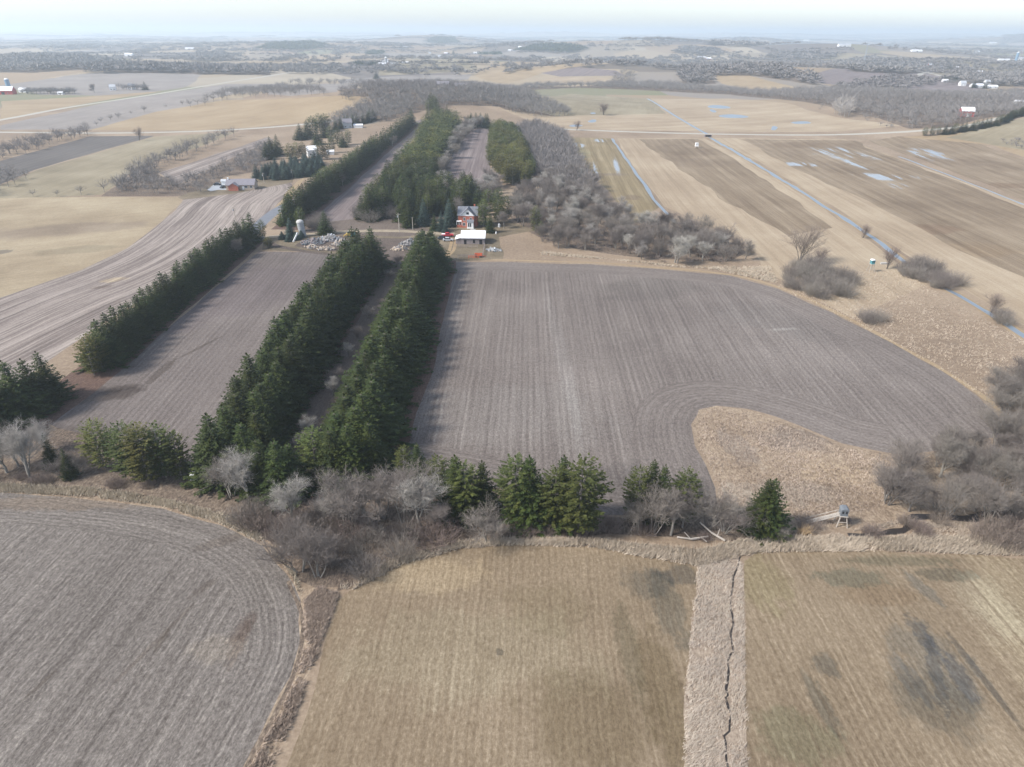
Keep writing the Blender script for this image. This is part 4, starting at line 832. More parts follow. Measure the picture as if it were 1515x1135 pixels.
# creek belt
for px, py, h, k, wd, lab in [
    (45, 705, 12, 'pale', 1.1, 'pale grey bare tree with forked trunk at the left edge of the belt'),
    (10, 700, 9, 'bare', 1.2, 'dense grey bare tree leftmost in the belt'),
    (28, 690, 8, 'bare', 1.1, 'grey bare tree behind the forked pale one at the left edge'),
    (72, 668, 8, 'pale', 1.1, 'pale feathery bare tree at the foot of the dark spruce clump'),
    (95, 705, 5.5, 'multi', 1.2, 'low bare tree between the forked pale tree and the pine clump'),
    (120, 700, 5, 'multi', 1.1, 'small brown bare tree left of the pine clump'),
    (370, 742, 11.5, 'pale', 1.15, 'big pale bare tree in front of the near end of the middle spruce row'),
    (345, 736, 9, 'multi', 1.1, 'grey bare tree left of the big pale one at the middle spruce row'),
    (436, 772, 10.5, 'lean', 1.0, 'pale bare tree leaning left below the near end of the middle row'),
    (445, 845, 9, 'multi', 1.25, 'grey bushy bare tree at the corner of the foreground stubble'),
    (470, 855, 8, 'multi', 1.2, 'bushy bare tree right of the field corner'),
    (425, 820, 7, 'multi', 1.1, 'low bushy bare tree above the foreground stubble corner'),
    (520, 780, 10.5, 'multi', 1.2, 'spreading bare tree below the near end of the row by the large field'),
    (500, 772, 8, 'pale', 1.1, 'pale bare tree left of the spreading one'),
    (548, 772, 11, 'bare', 1.2, 'tall bare tree at the foot of the row by the large field'),
    (565, 770, 9, 'multi', 1.1, 'many-stemmed bare tree beside the tall one'),
    (600, 775, 11.5, 'multi', 1.3, 'broad pale bare tree in the middle of the belt'),
    (625, 782, 10.5, 'pale', 1.3, 'pale bare tree just left of the dense conifer clump'),
    (650, 778, 7, 'bare', 1.1, 'small bare tree under the dense conifer clump'),
    (722, 802, 7.5, 'multi', 1.2, 'pale round bare bush tree in front of the conifers'),
    (735, 800, 5.5, 'multi', 1.1, 'lower bare bush right of the pale round one'),
    (945, 788, 7, 'multi', 1.1, 'brown bare bush left below the three conifers'),
    (965, 790, 10, 'multi', 1.0, 'grey bare tree in front of the three conifers'),
    (992, 792, 9, 'bare', 1.0, 'slim bare tree in front of the rounded green pine'),
    (1010, 780, 6, 'bare', 1.1, 'small bare tree under the rounded green pine'),
    (1045, 782, 8.5, 'multi', 1.1, 'bare tree left of the lone spruce'),
    (1070, 788, 7.5, 'multi', 1.2, 'leafless thicket tree close to the lone spruce'),
    (1095, 780, 6, 'bare', 1.2, 'small bare tree touching the lone spruce on its left'),
    (1150, 795, 3, 'multi', 1.6, 'low bare bush at the foot of the lone spruce'),
    (1182, 388, 15, 'old', 1.05, 'big old bare tree with many heavy limbs at the edge of the marsh field'),
    (1212, 392, 7, 'old', 1.1, 'smaller bare tree right of the big old one'),
    (1276, 352, 6.5, 'old', 1.1, 'small bare tree on the bank of the straight ditch'),
    (1312, 398, 9, 'old', .8, 'bare tree beside the raised hunting blind and the ditch'),
    (1466, 462, 7, 'old', 1.2, 'bare tree on the ditch bank near the right edge'),
    (206, 208, 11, 'old', .7, 'lone slim bare tree in the dark tilled field'),
    (853, 193, 9, 'old', .8, 'lone bare tree by the ponds beyond the gravel road'),
    (893, 170, 13, 'old', 1.2, 'broad round bare tree clump in the pasture beyond the road')]:
    x, y = at(px, py); tree(k, x, y, h, lab, None, wd)
bares([(1315, 765), (1300, 720), (1330, 690), (1370, 665), (1440, 655), (1530, 640), (1640, 650), (1640, 800), (1500, 790), (1440, 770)], 5.0, 21, ['bare', 'multi', 'multi'], 5.5, 9.5, 'thicket above the creek', 'bare trees of the right-hand thicket', 1.15)
bares([(1450, 600), (1470, 575), (1520, 570), (1600, 580), (1600, 640), (1500, 630)], 4.6, 22, ['multi', 'bare'], 6, 9.5, 'clump at the large field corner', 'bare trees at the corner of the large field', 1.2)
def shrubs(poly, sp, seed, kinds, h0, h1, label, group, wide=1.0):
    for (x, y) in scatter(W(poly), sp, seed):
        h = trng.uniform(h0, h1); za, zb = zonelab(poly, x, y); tree(trng.choice(kinds), x, y, h, '%s %s, %s %s' % (sizeword(h, h0, h1), label, za, zb), group, wide*trng.uniform(.85, 1.2))
shrubs([(1160, 425), (1165, 398), (1200, 392), (1255, 405), (1260, 425), (1235, 452), (1200, 440)], 4.8, 31, ['shrub'], 3.2, 6.2, 'purplish grey shrub in the thicket below the big old bare tree', 'shrubs below the old bare tree')
shrubs([(1270, 476), (1280, 465), (1300, 468), (1300, 480)], 3.5, 32, ['shrub'], 3, 4.5, 'grey shrub beside the edge of the large field near the right', 'shrubs by the large field edge')
shrubs([(1330, 405), (1355, 388), (1395, 400), (1425, 425), (1405, 435), (1370, 424)], 5, 33, ['shrub'], 3.5, 6, 'grey bush arching over the straight water ditch', 'bushes over the straight ditch')
shrubs([(1455, 470), (1490, 472), (1500, 485), (1470, 480)], 4, 34, ['shrub'], 4, 5.5, 'pale bush on the ditch bank at the right edge', 'bushes on the ditch bank at the right')
shrubs([(500, 865), (520, 845), (560, 828), (600, 805), (620, 800), (600, 822), (540, 856)], 3.2, 35, ['shrub'], 3, 5, 'blue-grey bush along the top edge of the tan hay field', 'bushes above the hay field')
shrubs([(1445, 800), (1470, 780), (1560, 770), (1600, 800), (1540, 815), (1480, 812)], 3.2, 36, ['shrub', 'brush'], 2.5, 4.2, 'dark bush in the lower right thicket by the creek', 'bushes in the lower right thicket')
shrubs([(300, 748), (380, 742), (500, 760), (620, 788), (660, 800), (560, 800), (480, 850), (430, 800), (380, 785)], 3.6, 37, ['brush', 'shrub', 'shrub'], 2.0, 4.4, 'low brown brush on the floor of the creek belt', 'low brush of the creek belt')
shrubs([(640, 785), (760, 792), (930, 800), (1060, 802), (1060, 792), (920, 782), (760, 778)], 4.4, 38, ['brush'], 1.5, 2.6, 'low brown brush under the conifers of the belt', 'low brush under the belt conifers')
shrubs([(1190, 780), (1230, 770), (1340, 760), (1420, 760), (1400, 790), (1300, 795), (1210, 792)], 5.5, 39, ['brush'], 1.2, 2.4, 'low brush beside the small creek at the right', 'low brush beside the creek')
shrubs([(-20, 715), (120, 715), (220, 722), (290, 735), (280, 722), (140, 705), (-20, 700)], 4.2, 40, ['brush'], 1.2, 2.2, 'low brown brush above the foreground stubble at the left', 'low brush above the foreground stubble')
shrubs([(530, 318), (548, 312), (558, 322), (548, 328), (532, 328)], 4, 41, ['shrub'], 5, 7, 'pale tall shrub at the near corner of the grove', 'shrubs at the corner of the grove')
shrubs([(458, 336), (470, 322), (478, 330), (474, 340)], 3.6, 42, ['shrub'], 4, 5.5, 'grey bush between the silo and the lone spruce', 'bushes by the silo')
shrubs([(562, 322), (575, 304), (590, 308), (588, 324)], 4, 43, ['shrub'], 5.5, 7, 'brownish bush in the notch of the grove', 'bushes in the notch of the grove')
# bare trees inside the alley and along row edges
for i, (px, py, h, k) in enumerate([(588, 392, 4, 'multi'), (575, 412, 3.5, 'multi'), (530, 500, 4, 'multi'), (515, 530, 4.5, 'pale'), (492, 585, 5, 'pale'), (462, 650, 6, 'pale'), (452, 668, 5, 'pale'), (500, 565, 4, 'multi'), (545, 470, 4, 'multi')]):
    x, y = at(px, py); tree(k, x, y, h, 'small pale bare tree, %s along the grassy alley between the double rows' % ordw(i+1), 'bare trees in the alley', 1.2)
for i, (px, py, h) in enumerate([(350, 380, 8), (444, 312, 6), (508, 276, 8), (580, 216, 8), (545, 240, 8)]):
    x, y = at(px, py); tree('bare', x, y, h, 'grey bare tree, %s mixed into the edge of a spruce row' % ordw(i+1), 'bare trees mixed into the rows', 1.1)
ed = scatter(W([(648, 300), (642, 285), (656, 245), (674, 205), (694, 186), (722, 186), (706, 192), (682, 210), (664, 245), (652, 285), (690, 290), (700, 284), (720, 284), (724, 268), (740, 280), (735, 300), (700, 300)]), 6.5, 44)
for (x, y) in ed: tree(trng.choice(['bare', 'pale']), x, y, trng.uniform(8, 11), 'pale bare tree, %s %s of the edge around the narrow strip' % zonelab([(650, 186), (740, 300)], x, y), 'bare trees edging the narrow strip', 1.1)
# merged far woods and hedgerows
def fw(name, poly, sp, kind, h0, h1, mat, seed, wide=1.2): wood(name, scatter(W(poly), sp, seed), kind, h0, h1, mat, None, seed, wide)
fw('bare_woodland', [(180, 288), (170, 280), (215, 250), (262, 276), (330, 246), (400, 212), (398, 240), (385, 252), (350, 258), (320, 268), (305, 288)], 6.5, 'bare', 4, 8.5, 'twig', 50)
fw('bare_hedgerow', [(150, 288), (165, 276), (225, 240), (300, 214), (345, 198), (350, 202), (300, 222), (240, 248), (190, 284)], 7.0, 'bare', 7, 11, 'twig', 51, 1.1)
fw('bare_hedgerow', [(-20, 244), (40, 228), (90, 212), (132, 202), (130, 196), (60, 206), (-20, 232)], 8, 'bare', 7, 11, 'twig', 52)
fw('bare_hedgerow', [(-60, 292), (0, 290), (50, 262), (20, 258), (-60, 275)], 8, 'bare', 7, 10, 'twig', 53)
fw('bare_hedgerow', [(-20, 294), (60, 292), (150, 290), (150, 287), (60, 289), (-20, 290)], 9, 'bare', 5, 9, 'twig', 54)
fw('bare_woodland', [(475, 198), (500, 172), (530, 155), (560, 148), (610, 138), (680, 134), (760, 138), (800, 150), (842, 165), (846, 171), (800, 174), (760, 168), (740, 158), (670, 156), (640, 160), (610, 168), (570, 180), (520, 186)], 7.2, 'bare', 8, 12, 'twig', 55, 1.35)
fw('bare_woodland', [(500, 140), (540, 130), (590, 126), (640, 122), (700, 126), (760, 132), (790, 142), (740, 142), (640, 134), (560, 148), (510, 150)], 9, 'bare', 8, 12, 'twig', 56, 1.35)
fw('bare_hedgerow', [(278, 159), (300, 152), (340, 138), (425, 128), (480, 138), (490, 143), (420, 144), (345, 146), (300, 158)], 14, 'bare', 9, 13, 'twig', 57)
fw('bare_hedgerow', [(120, 188), (220, 162), (275, 155), (275, 157), (220, 165), (130, 191)], 14, 'bare', 4, 8, 'twig', 58)
fw('bare_hedgerow', [(430, 122), (540, 122), (600, 124), (540, 128), (430, 126)], 16, 'bare', 9, 12, 'twig', 59)
fw('bare_woodland', [(760, 134), (850, 130), (920, 132), (1000, 136), (1080, 140), (1160, 148), (1230, 158), (1300, 176), (1345, 190), (1400, 190), (1480, 172), (1600, 150), (1600, 130), (1515, 136), (1400, 142), (1300, 136), (1240, 132), (1130, 138), (1060, 132), (1000, 126), (920, 124), (850, 128), (780, 128)], 10, 'bare', 8, 12, 'twig', 60, 1.4)
fw('bare_woodland', [(1010, 125), (1000, 100), (1060, 96), (1140, 100), (1200, 112), (1210, 126), (1110, 112), (1050, 112), (1060, 124)], 18, 'far', 9, 14, 'twig', 61, 1.8)
fw('bare_woodland', [(1130, 84), (1180, 77), (1240, 82), (1220, 90), (1150, 90)], 26, 'far', 12, 16, 'twig', 62, 2.2)
fw('bare_woodland', [(1220, 96), (1290, 84), (1350, 90), (1372, 104), (1340, 110), (1260, 106)], 20, 'far', 10, 14, 'twig', 63, 2.0)
fw('bare_woodland', [(1230, 128), (1330, 112), (1400, 120), (1380, 126), (1330, 134), (1260, 138)], 16, 'far', 6, 9, 'twig', 64, 2.0)
fw('bare_woodland', [(1390, 118), (1440, 114), (1515, 112), (1600, 116), (1600, 130), (1470, 128)], 15, 'far', 9, 13, 'twig', 65, 1.8)
fw('conifer_wood', [(760, 76), (800, 68), (850, 68), (870, 75), (830, 80)], 30, 'far', 14, 20, 'spruce', 66, 2.4)
fw('bare_woodland', [(1000, 78), (1010, 70), (1060, 74), (1075, 82), (1030, 83)], 26, 'far', 12, 18, 'twig', 67, 2.4)
fw('bare_woodland', [(632, 63), (645, 56), (668, 57), (678, 64), (655, 66)], 42, 'far', 16, 22, 'spruce', 68, 3.0)
fw('bare_woodland', [(1470, 72), (1490, 64), (1600, 60), (1600, 76), (1500, 76)], 45, 'far', 16, 24, 'twig', 69, 3.0)
fw('bare_woodland', [(1050, 66), (1085, 58), (1120, 62), (1130, 68), (1080, 70)], 48, 'far', 16, 24, 'twig', 70, 3.0)
fw('bare_woodland', [(-20, 108), (0, 88), (80, 84), (160, 92), (220, 98), (250, 104), (190, 106), (120, 102), (40, 108)], 22, 'far', 11, 16, 'twig', 71, 2.0)
fw('bare_woodland', [(120, 110), (150, 98), (260, 98), (400, 106), (400, 111), (300, 110), (200, 108)], 20, 'far', 10, 15, 'twig', 72, 2.0)
fw('bare_woodland', [(275, 90), (290, 82), (335, 80), (343, 88), (300, 93)], 26, 'far', 12, 18, 'twig', 73, 2.2)
fw('conifer_wood', [(380, 74), (400, 66), (470, 64), (490, 70), (440, 76)], 36, 'far', 14, 20, 'spruce', 74, 2.6)
fw('bare_woodland', [(543, 80), (552, 76), (566, 77), (566, 83), (545, 83)], 22, 'far', 11, 14, 'spruce', 75, 2.0)
fw('bare_woodland', [(900, 128), (910, 112), (935, 106), (940, 120), (930, 132)], 13, 'bare', 9, 13, 'twig', 76, 1.3)
fw('bare_woodland', [(1232, 172), (1236, 160), (1260, 160), (1262, 172), (1250, 176)], 7, 'bare', 14, 18, 'paletwig', 77, .9)
fw('brush_slope', [(1300, 188), (1260, 172), (1200, 160), (1240, 150), (1340, 150), (1450, 150), (1480, 165), (1400, 186), (1340, 192)], 13, 'bare', 3, 6, 'twig', 78, 1.6)
fw('bare_hedgerow', [(1470, 212), (1500, 206), (1600, 226), (1600, 236), (1515, 222), (1490, 217)], 7, 'bare', 3, 5, 'twig', 79, 1.4)
# distant hedgerows scattered over the far plain
rs = np.random.RandomState(12); pts = []
for i in range(900):
    y = 1500*math.exp(rs.uniform(0, 2.75)); x = rs.uniform(-.85, .95)*y; n = int(rs.choice([4, 8, 14, 30, 60, 110], p=[.22, .25, .22, .17, .10, .04])); st = 9+y*.0022
    a = rs.choice([0, math.pi/2])+rs.normal(0, .15) + .1
    if n >= 30 and rs.rand() < .6:
        w2 = rs.uniform(2, 5)*st*math.sqrt(n)/5; pts += [(x+rs.normal(0, w2*2.2), y+rs.normal(0, w2)) for _ in range(n)]
    else: pts += [(x+math.cos(a)*st*k+rs.normal(0, 4), y+math.sin(a)*st*k+rs.normal(0, 4)) for k in range(n)]
px_ok = [q for q in pts if q[1] > 1500]
for j, (a_, b_, wd, hh) in enumerate(((1500, 3500, 1.6, 1.0), (3500, 9000, 2.6, 1.3), (9000, 30000, 4.5, 1.7))):
    wood('distant_trees', [q for q in px_ok if a_ <= q[1] < b_], 'far', 8*hh, 13*hh, 'twig' if j < 2 else 'spruce', None, 80+j, wd)
print('TREES', COUNT)
# ------------------------------------------------------------------ buildings and objects
class Bx:
    def __init__(s): s.v = []; s.f = []
    def quad(s, *p): b = len(s.v); s.v += [tuple(q) for q in p]; s.f.append(tuple(range(b, b+len(p))))
    def box(s, x0, x1, y0, y1, z0, z1):
        b = len(s.v); s.v += [(x, y, z) for z in (z0, z1) for x, y in ((x0, y0), (x1, y0), (x1, y1), (x0, y1))]
        for f in ((3, 2, 1, 0), (4, 5, 6, 7), (0, 1, 5, 4), (1, 2, 6, 5), (2, 3, 7, 6), (3, 0, 4, 7)): s.f.append(tuple(b+i for i in f))
    def bar(s, a, b, r):
        a = Vector(a); b = Vector(b); d = (b-a).normalized(); u = d.cross(Vector((0, 0, 1)) if abs(d.z) < .9 else Vector((1, 0, 0))).normalized()*r; w_ = d.cross(u).normalized()*r; k = len(s.v)
        for p in (a, b): s.v += [tuple(p+u+w_), tuple(p-u+w_), tuple(p-u-w_), tuple(p+u-w_)]
        for f in ((3, 2, 1, 0), (4, 5, 6, 7), (0, 1, 5, 4), (1, 2, 6, 5), (2, 3, 7, 6), (3, 0, 4, 7)): s.f.append(tuple(k+i for i in f))
    def prism(s, pts, a0, a1, axis='y'):
        """profile pts (u, z) swept along axis from a0 to a1"""
        k = len(s.v); n = len(pts)
        for a in (a0, a1):
            for u, z in pts: s.v.append((u, a, z) if axis == 'y' else (a, u, z))
        s.f.append(tuple(range(k, k+n))); s.f.append(tuple(range(k+2*n-1, k+n-1, -1)))
        for i in range(n): j = (i+1) % n; s.f.append((k+i, k+n+i, k+n+j, k+j))
    def cyl(s, x, y, z0, z1, r0, r1=None, n=16, cx=0.0, cy=0.0):
        r1 = r0 if r1 is None else r1; k = len(s.v)
        for z, r, ox, oy in ((z0, r0, 0, 0), (z1, r1, cx, cy)):
            for i in range(n): a = i*2*math.pi/n; s.v.append((x+ox+r*math.cos(a), y+oy+r*math.sin(a), z))
        s.f.append(tuple(range(k+n-1, k-1, -1))); s.f.append(tuple(range(k+n, k+2*n)))
        for i in range(n): j = (i+1) % n; s.f.append((k+i, k+j, k+n+j, k+n+i))
    def obj(s, name, mat, parent=None, loc=None):
        me = bpy.data.meshes.new(name); me.from_pydata(s.v, [], s.f)
        bm = bmesh.new(); bm.from_mesh(me); bmesh.ops.recalc_face_normals(bm, faces=bm.faces); bm.to_mesh(me); bm.free()
        me.materials.append(mat); o = bpy.data.objects.new(name, me); COL.objects.link(o); o.parent = parent
        if loc: o.location = loc
        return o
def thing(name, px, py, rz, label, cat, group=None, z=0.0):
    x, y = at(px, py); o = bpy.data.objects.new(name, None); COL.objects.link(o); o.location = (x, y, hgt(x, y)+z); o.rotation_euler = (0, 0, R(rz))
    o['label'] = label; o['category'] = cat
    if group: o['group'] = group
    return o
def brickmat():
    g = G('red_brick'); b = g.n.new('ShaderNodeTexBrick'); b.inputs['Color1'].default_value = (.46, .115, .06, 1); b.inputs['Color2'].default_value = (.38, .085, .05, 1); b.inputs['Mortar'].default_value = (.40, .30, .25, 1)
    b.inputs['Scale'].default_value = 4; tc = g.n.new('ShaderNodeTexCoord'); m = g.n.new('ShaderNodeMapping'); m.inputs['Rotation'].default_value = (R(90), 0, 0); g.l.new(tc.outputs['Object'], m.inputs[0]); g.l.new(m.outputs[0], b.inputs['Vector'])
    g.col(b.outputs[0]); return g.m
def ribmat(name, c, spec=.35, rough=.5):
    g = G(name); tc = g.n.new('ShaderNodeTexCoord'); s = g.sep(tc.outputs['Object']); wv = g.math('SINE', g.math('MULTIPLY', s[0], 14)); g.bump(wv, .25, .05)
    n = g.noise(tc.outputs['Object'], .8, 4); g.col(g.mix(g.map(n, .35, .75), c, tuple(v*.82 for v in c))); g.b.inputs['Roughness'].default_value = rough; return g.m
def shingle(name, c):
    g = G(name); tc = g.n.new('ShaderNodeTexCoord'); n = g.noise(tc.outputs['Object'], 3.0, 5, .7); g.col(g.mix(g.map(n, .3, .7), tuple(v*.75 for v in c), tuple(v*1.25 for v in c))); return g.m
def boards(name, c1, c2):
    g = G(name); tc = g.n.new('ShaderNodeTexCoord'); s = g.sep(tc.outputs['Object']); n = g.noise(g.comb(g.math('MULTIPLY', s[0], 5), g.math('MULTIPLY', s[1], 5), g.math('MULTIPLY', s[2], .8)), 1.0, 4, .7)
    g.col(g.mix(g.map(n, .3, .7), c1, c2)); return g.m
B = dict(brick=brickmat(), white=plain('white_paint', (.78, .78, .77), .6, .05), whitemetal=ribmat('white_metal_roof', (.84, .85, .87)), slate=shingle('grey_shingles', (.16, .17, .19)),
    greyshingle=shingle('grey_violet_shingles', (.21, .20, .22)), glass=plain('window_glass', (.03, .04, .05), .1, .1, 1, 0, .6), weathered=boards('weathered_boards', (.19, .16, .16), (.33, .29, .28)),
    redwood=boards('red_barn_boards', (.40, .05, .045), (.52, .09, .08)), concrete=shingle('silo_concrete', (.33, .34, .35)), dark=plain('dark_opening', (.02, .02, .022), .8), tan=plain('tan_siding', (.46, .38, .30), .8, .1),
    wood=boards('pale_post_wood', (.34, .30, .25), (.50, .45, .39)), orange=plain('orange_red_paint', (.60, .13, .06), .6, .15), redpaint=plain('red_car_paint', (.50, .03, .045), .35, .08, 1, 0, .5), darkpaint=plain('dark_car_paint', (.04, .045, .055), .35, .1, 1, 0, .5),
    tyre=plain('tyre_rubber', (.03, .03, .03), .9), blue=plain('blue_grey_metal', (.16, .27, .38), .5, .1), teal=plain('teal_paint', (.08, .24, .27), .5, .15), yellow=plain('yellow_paint', (.62, .42, .10), .5, .15), greymetal=ribmat('grey_metal_roof', (.46, .48, .50)),
    blindgrey=plain('grey_blue_blind_panels', (.15, .165, .18), .7, .12), log=plain('bleached_log', (.42, .38, .33), .8, .15), galv=plain('galvanised_steel', (.45, .47, .48), .45, .1, 1, .3), rubble=plain('broken_concrete', (.30, .285, .275), .9, .3), concretew=plain('pale_concrete', (.44, .43, .41), .85, .1))
def windows(par, lst, wall_y, mat='glass', fw=.09, name='window'):
    """windows in a wall facing -y of its building: (x, z, w, h)"""
    for (x, z, w_, h) in lst:
        f = Bx(); y = wall_y
        f.box(x-w_/2-fw, x+w_/2+fw, y-.06, y+.02, z-fw, z); f.box(x-w_/2-fw, x+w_/2+fw, y-.06, y+.02, z+h, z+h+fw)
        f.box(x-w_/2-fw, x-w_/2, y-.06, y+.02, z, z+h); f.box(x+w_/2, x+w_/2+fw, y-.06, y+.02, z, z+h); f.box(x-.025, x+.025, y-.055, y+.01, z, z+h)
        fo = f.obj(name, B['white'], par); p = Bx(); p.box(x-w_/2+.001, x+w_/2-.001, y-.03, y+.01, z+.001, z+h-.001); p.obj('pane', B[mat], fo)
def gable_walls(x0, x1, y0, y1, h, rise, axis='x'):
    b = Bx()
    if axis == 'x': b.prism([(y0, 0), (y1, 0), (y1, h), ((y0+y1)/2, h+rise-.05), (y0, h)], x0, x1, 'x')
    else: b.prism([(x0, 0), (x1, 0), (x1, h), ((x0+x1)/2, h+rise-.05), (x0, h)], y0, y1, 'y')
    return b
def gable_roof(x0, x1, y0, y1, h, rise, ov=.35, th=.16, axis='x'):
    b = Bx(); m = ((y0+y1) if axis == 'x' else (x0+x1))/2; a, c = (y0, y1) if axis == 'x' else (x0, x1); sl = rise/(m-a); e0 = a-ov; e1 = c+ov; ze = h-ov*sl
    prof = [(e0, ze+.02), (m, h+rise+.02), (e1, ze+.02), (e1, ze+.02+th), (m, h+rise+.02+th), (e0, ze+.02+th)]
    lo, hi = (x0, x1) if axis == 'x' else (y0, y1); b.prism(prof, lo-ov, hi+ov, axis); return b
def simple(name, px, py, w_, d, h, rise, wall, roof, rz, label, cat, group=None, axis='x', wins=(), door=None, chim=False, z=0):
    t = thing(name, px, py, rz, label, cat, group, z); gable_walls(-w_/2, w_/2, 0, d, h, rise, axis).obj('wall', B[wall], t)
    ro = gable_roof(-w_/2, w_/2, 0, d, h, rise, axis=axis).obj('roof', B[roof], t)
    if chim: c = Bx(); c.box(-.4, .4, d*.5-.4, d*.5+.4, h+rise*.6, h+rise+1); c.obj('chimney', B['brick'], ro)
    if wins: windows(t, wins, 0)
    if door: b = Bx(); b.box(door[0]-door[1]/2, door[0]+door[1]/2, -.07, .02, 0.0, door[2]); b.obj('door', B[door[3]], t)
    return t
# brick farmhouse
t = thing('brick_house', 691.5, 337, -2, 'red brick farmhouse with white front gable and grey roof among the trees', 'house')
gable_walls(-4.3, 4.4, 2.2, 8.8, 5.4, 3.0).obj('wall', B['brick'], t); gable_roof(-4.3, 4.4, 2.2, 8.8, 5.4, 3.0, .45).obj('roof', B['slate'], t)
w2 = Bx(); w2.box(-2.6, 3.1, 0, 2.19, 0, 5.4); w2.obj('front_wing', B['brick'], t)
gb = Bx(); gb.prism([(-2.95, 5.42), (3.45, 5.42), (.25, 8.5)], -.12, 5.4, 'y'); gb.obj('gable', B['white'], t)
gr_ = Bx(); gr_.prism([(-3.3, 5.15), (.25, 8.62), (3.8, 5.15), (3.8, 5.34), (.25, 8.84), (-3.3, 5.34)], -.5, 5.5, 'y'); gr_.obj('gable_roof', B['slate'], t)
gv = Bx(); gv.box(-.35, .85, -.2, -.125, 6.1, 7.1); gv.obj('gable_window', B['glass'], t)
windows(t, [(-1.3, 3.3, .85, 1.3), (1.7, 3.3, .85, 1.3), (-1.5, .9, 1.1, 1.4)], 0)
pw = Bx(); pw.box(.1, 2.95, -1.9, -.01, .5, 3.1); pw.box(.0, 3.05, -2.0, -.01, 0, .5); pw.obj('porch', B['white'], t); pr_ = Bx(); pr_.prism([(-2.2, 3.12), (0.0, 3.7), (0.0, 3.82), (-2.2, 3.24)], -.1, 3.2, 'x'); pr_.obj('porch_roof', B['slate'], t)
for xx in (.75, 1.6): d_ = Bx(); d_.box(xx-.28, xx+.28, -1.97, -1.905, .9, 2.6); d_.obj('porch_window', B['glass'], t)
sp_ = Bx(); sp_.box(-4.9, -2.7, .2, 2.1, 0, .5); sp_.box(-4.9, -2.7, .2, .3, .5, 1.2); sp_.obj('side_porch', B['brick'], t); s2 = Bx(); s2.box(-5.0, -2.62, .0, 2.15, 2.7, 2.9)
for xx in (-4.85, -3.8, -2.8): s2.box(xx-.09, xx+.09, .12, .29, 1.2, 2.7)
s2.obj('side_porch_frame', B['white'], t); c = Bx(); c.box(2.6, 3.3, 5.9, 6.6, 7, 9.3); c.obj('chimney', B['brick'], t)
# white-roofed barn
t = thing('barn', 699.5, 361.5, -1, 'low grey stone and board barn with a bright white metal roof', 'barn')
gable_walls(-4.7, 4.9, 0, 8.2, 2.8, 1.9).obj('wall', B['weathered'], t); gable_roof(-4.7, 4.9, 0, 8.2, 2.8, 1.9, .45).obj('roof', B['whitemetal'], t)
l = Bx(); l.box(-7.3, -4.71, .4, 6, 0, 2.0); l.obj('lean_to', B['weathered'], t); l = Bx(); l.prism([(-7.6, 1.95), (-5.17, 2.62), (-5.17, 2.76), (-7.6, 2.09)], 0, 6.4, 'y'); l.obj('lean_to_roof', B['whitemetal'], t)
for xx, ww in ((-3.2, 1.0), (0.5, .8), (3.4, 1.2)): d_ = Bx(); d_.box(xx-ww/2, xx+ww/2, -.05, .02, .5 if ww < 1 else 0, 1.9); d_.obj('door' if ww >= 1 else 'window', B['dark'], t)
# silo and its fallen chute
t = thing('silo', 448.5, 349.5, 0, 'pale concrete silo with a rounded cap standing at the rubble', 'silo')
b = Bx(); b.cyl(0, 0, 0, 6.3, 1.7, 1.65, 24, -.7, 0)
for k in range(6): b.cyl(-.7*(.9*k+.5)/6.3, 0, .9*k+.5, .9*k+.58, 1.73, 1.73, 24)
b.obj('shell', B['concrete'], t); b = Bx(); b.cyl(-.7, 0, 6.3, 6.8, 1.85, 1.8, 24); zz = 6.8
for r0, r1, dz in ((1.8, 1.6, .35), (1.6, 1.1, .35), (1.1, .3, .2)): b.cyl(-.7, 0, zz, zz+dz, r0, r1, 24); zz += dz
b.obj('cap', B['concretew'], t)
t.scale = (.86, .86, .95)
t = thing('fallen_chute', 434, 359, 0, 'white tube-like silo chute leaning on the ground beside the silo', 'chute'); b = Bx(); b.bar((0, 0, .3), (2.0, 1.2, 3.9), .27); b.obj('tube', B['white'], t); b = Bx(); b.bar((1.97, 1.17, 3.82), (2.1, 1.25, 4.05), .34); b.obj('flange', B['greymetal'], t)
# rubble piles
def pile(px, py, rx, ry, h, n, seed, mat, label, mat2='tan'):
    rs_ = random.Random(seed); x, y = at(px, py); b = Bx(); b2 = Bx()
    for i in range(n):
        a = rs_.uniform(0, 6.28); q = rs_.uniform(0, 1)**.6; X = math.cos(a)*rx*q; Y = math.sin(a)*ry*q; Z = h*(1-q)*rs_.uniform(.7, 1.2)+rs_.uniform(0, .2); L = rs_.uniform(.25, 1.3)
        d = Vector((rs_.uniform(-1, 1), rs_.uniform(-1, 1), rs_.uniform(-.4, .6))).normalized()*L; (b if rs_.random() < .7 else b2).bar((X, Y, Z), (X+d.x, Y+d.y, max(.02, Z+d.z)), rs_.uniform(.06, .34))
    t = thing('rubble_pile', px, py, 0, label, 'rubble'); m_ = Bx(); k = 14
    ring = [(rx*.95*math.cos(i*2*math.pi/k)*rs_.uniform(.8, 1.1), ry*.95*math.sin(i*2*math.pi/k)*rs_.uniform(.8, 1.1), -.05) for i in range(k)]; r2_ = [(p[0]*.5, p[1]*.5, h*.6*rs_.uniform(.7, 1.2)) for p in ring]
    for i in range(k): j = (i+1) % k; m_.quad(ring[i], ring[j], r2_[j], r2_[i]); m_.quad(r2_[i], r2_[j], (0, 0, h*.8))
    m_.obj('mound', B['weathered'], t); b.obj('debris', B[mat], t); b2.obj('boards', B[mat2], t)
pile(463, 360, 5.0, 3.2, 1.8, 160, 1, 'blindgrey', 'blue-grey mound of debris right of the silo', 'weathered')
pile(490, 356, 5.5, 2.6, 2.4, 260, 2, 'rubble', 'tall pile of white broken concrete and boards in the yard', 'greymetal')
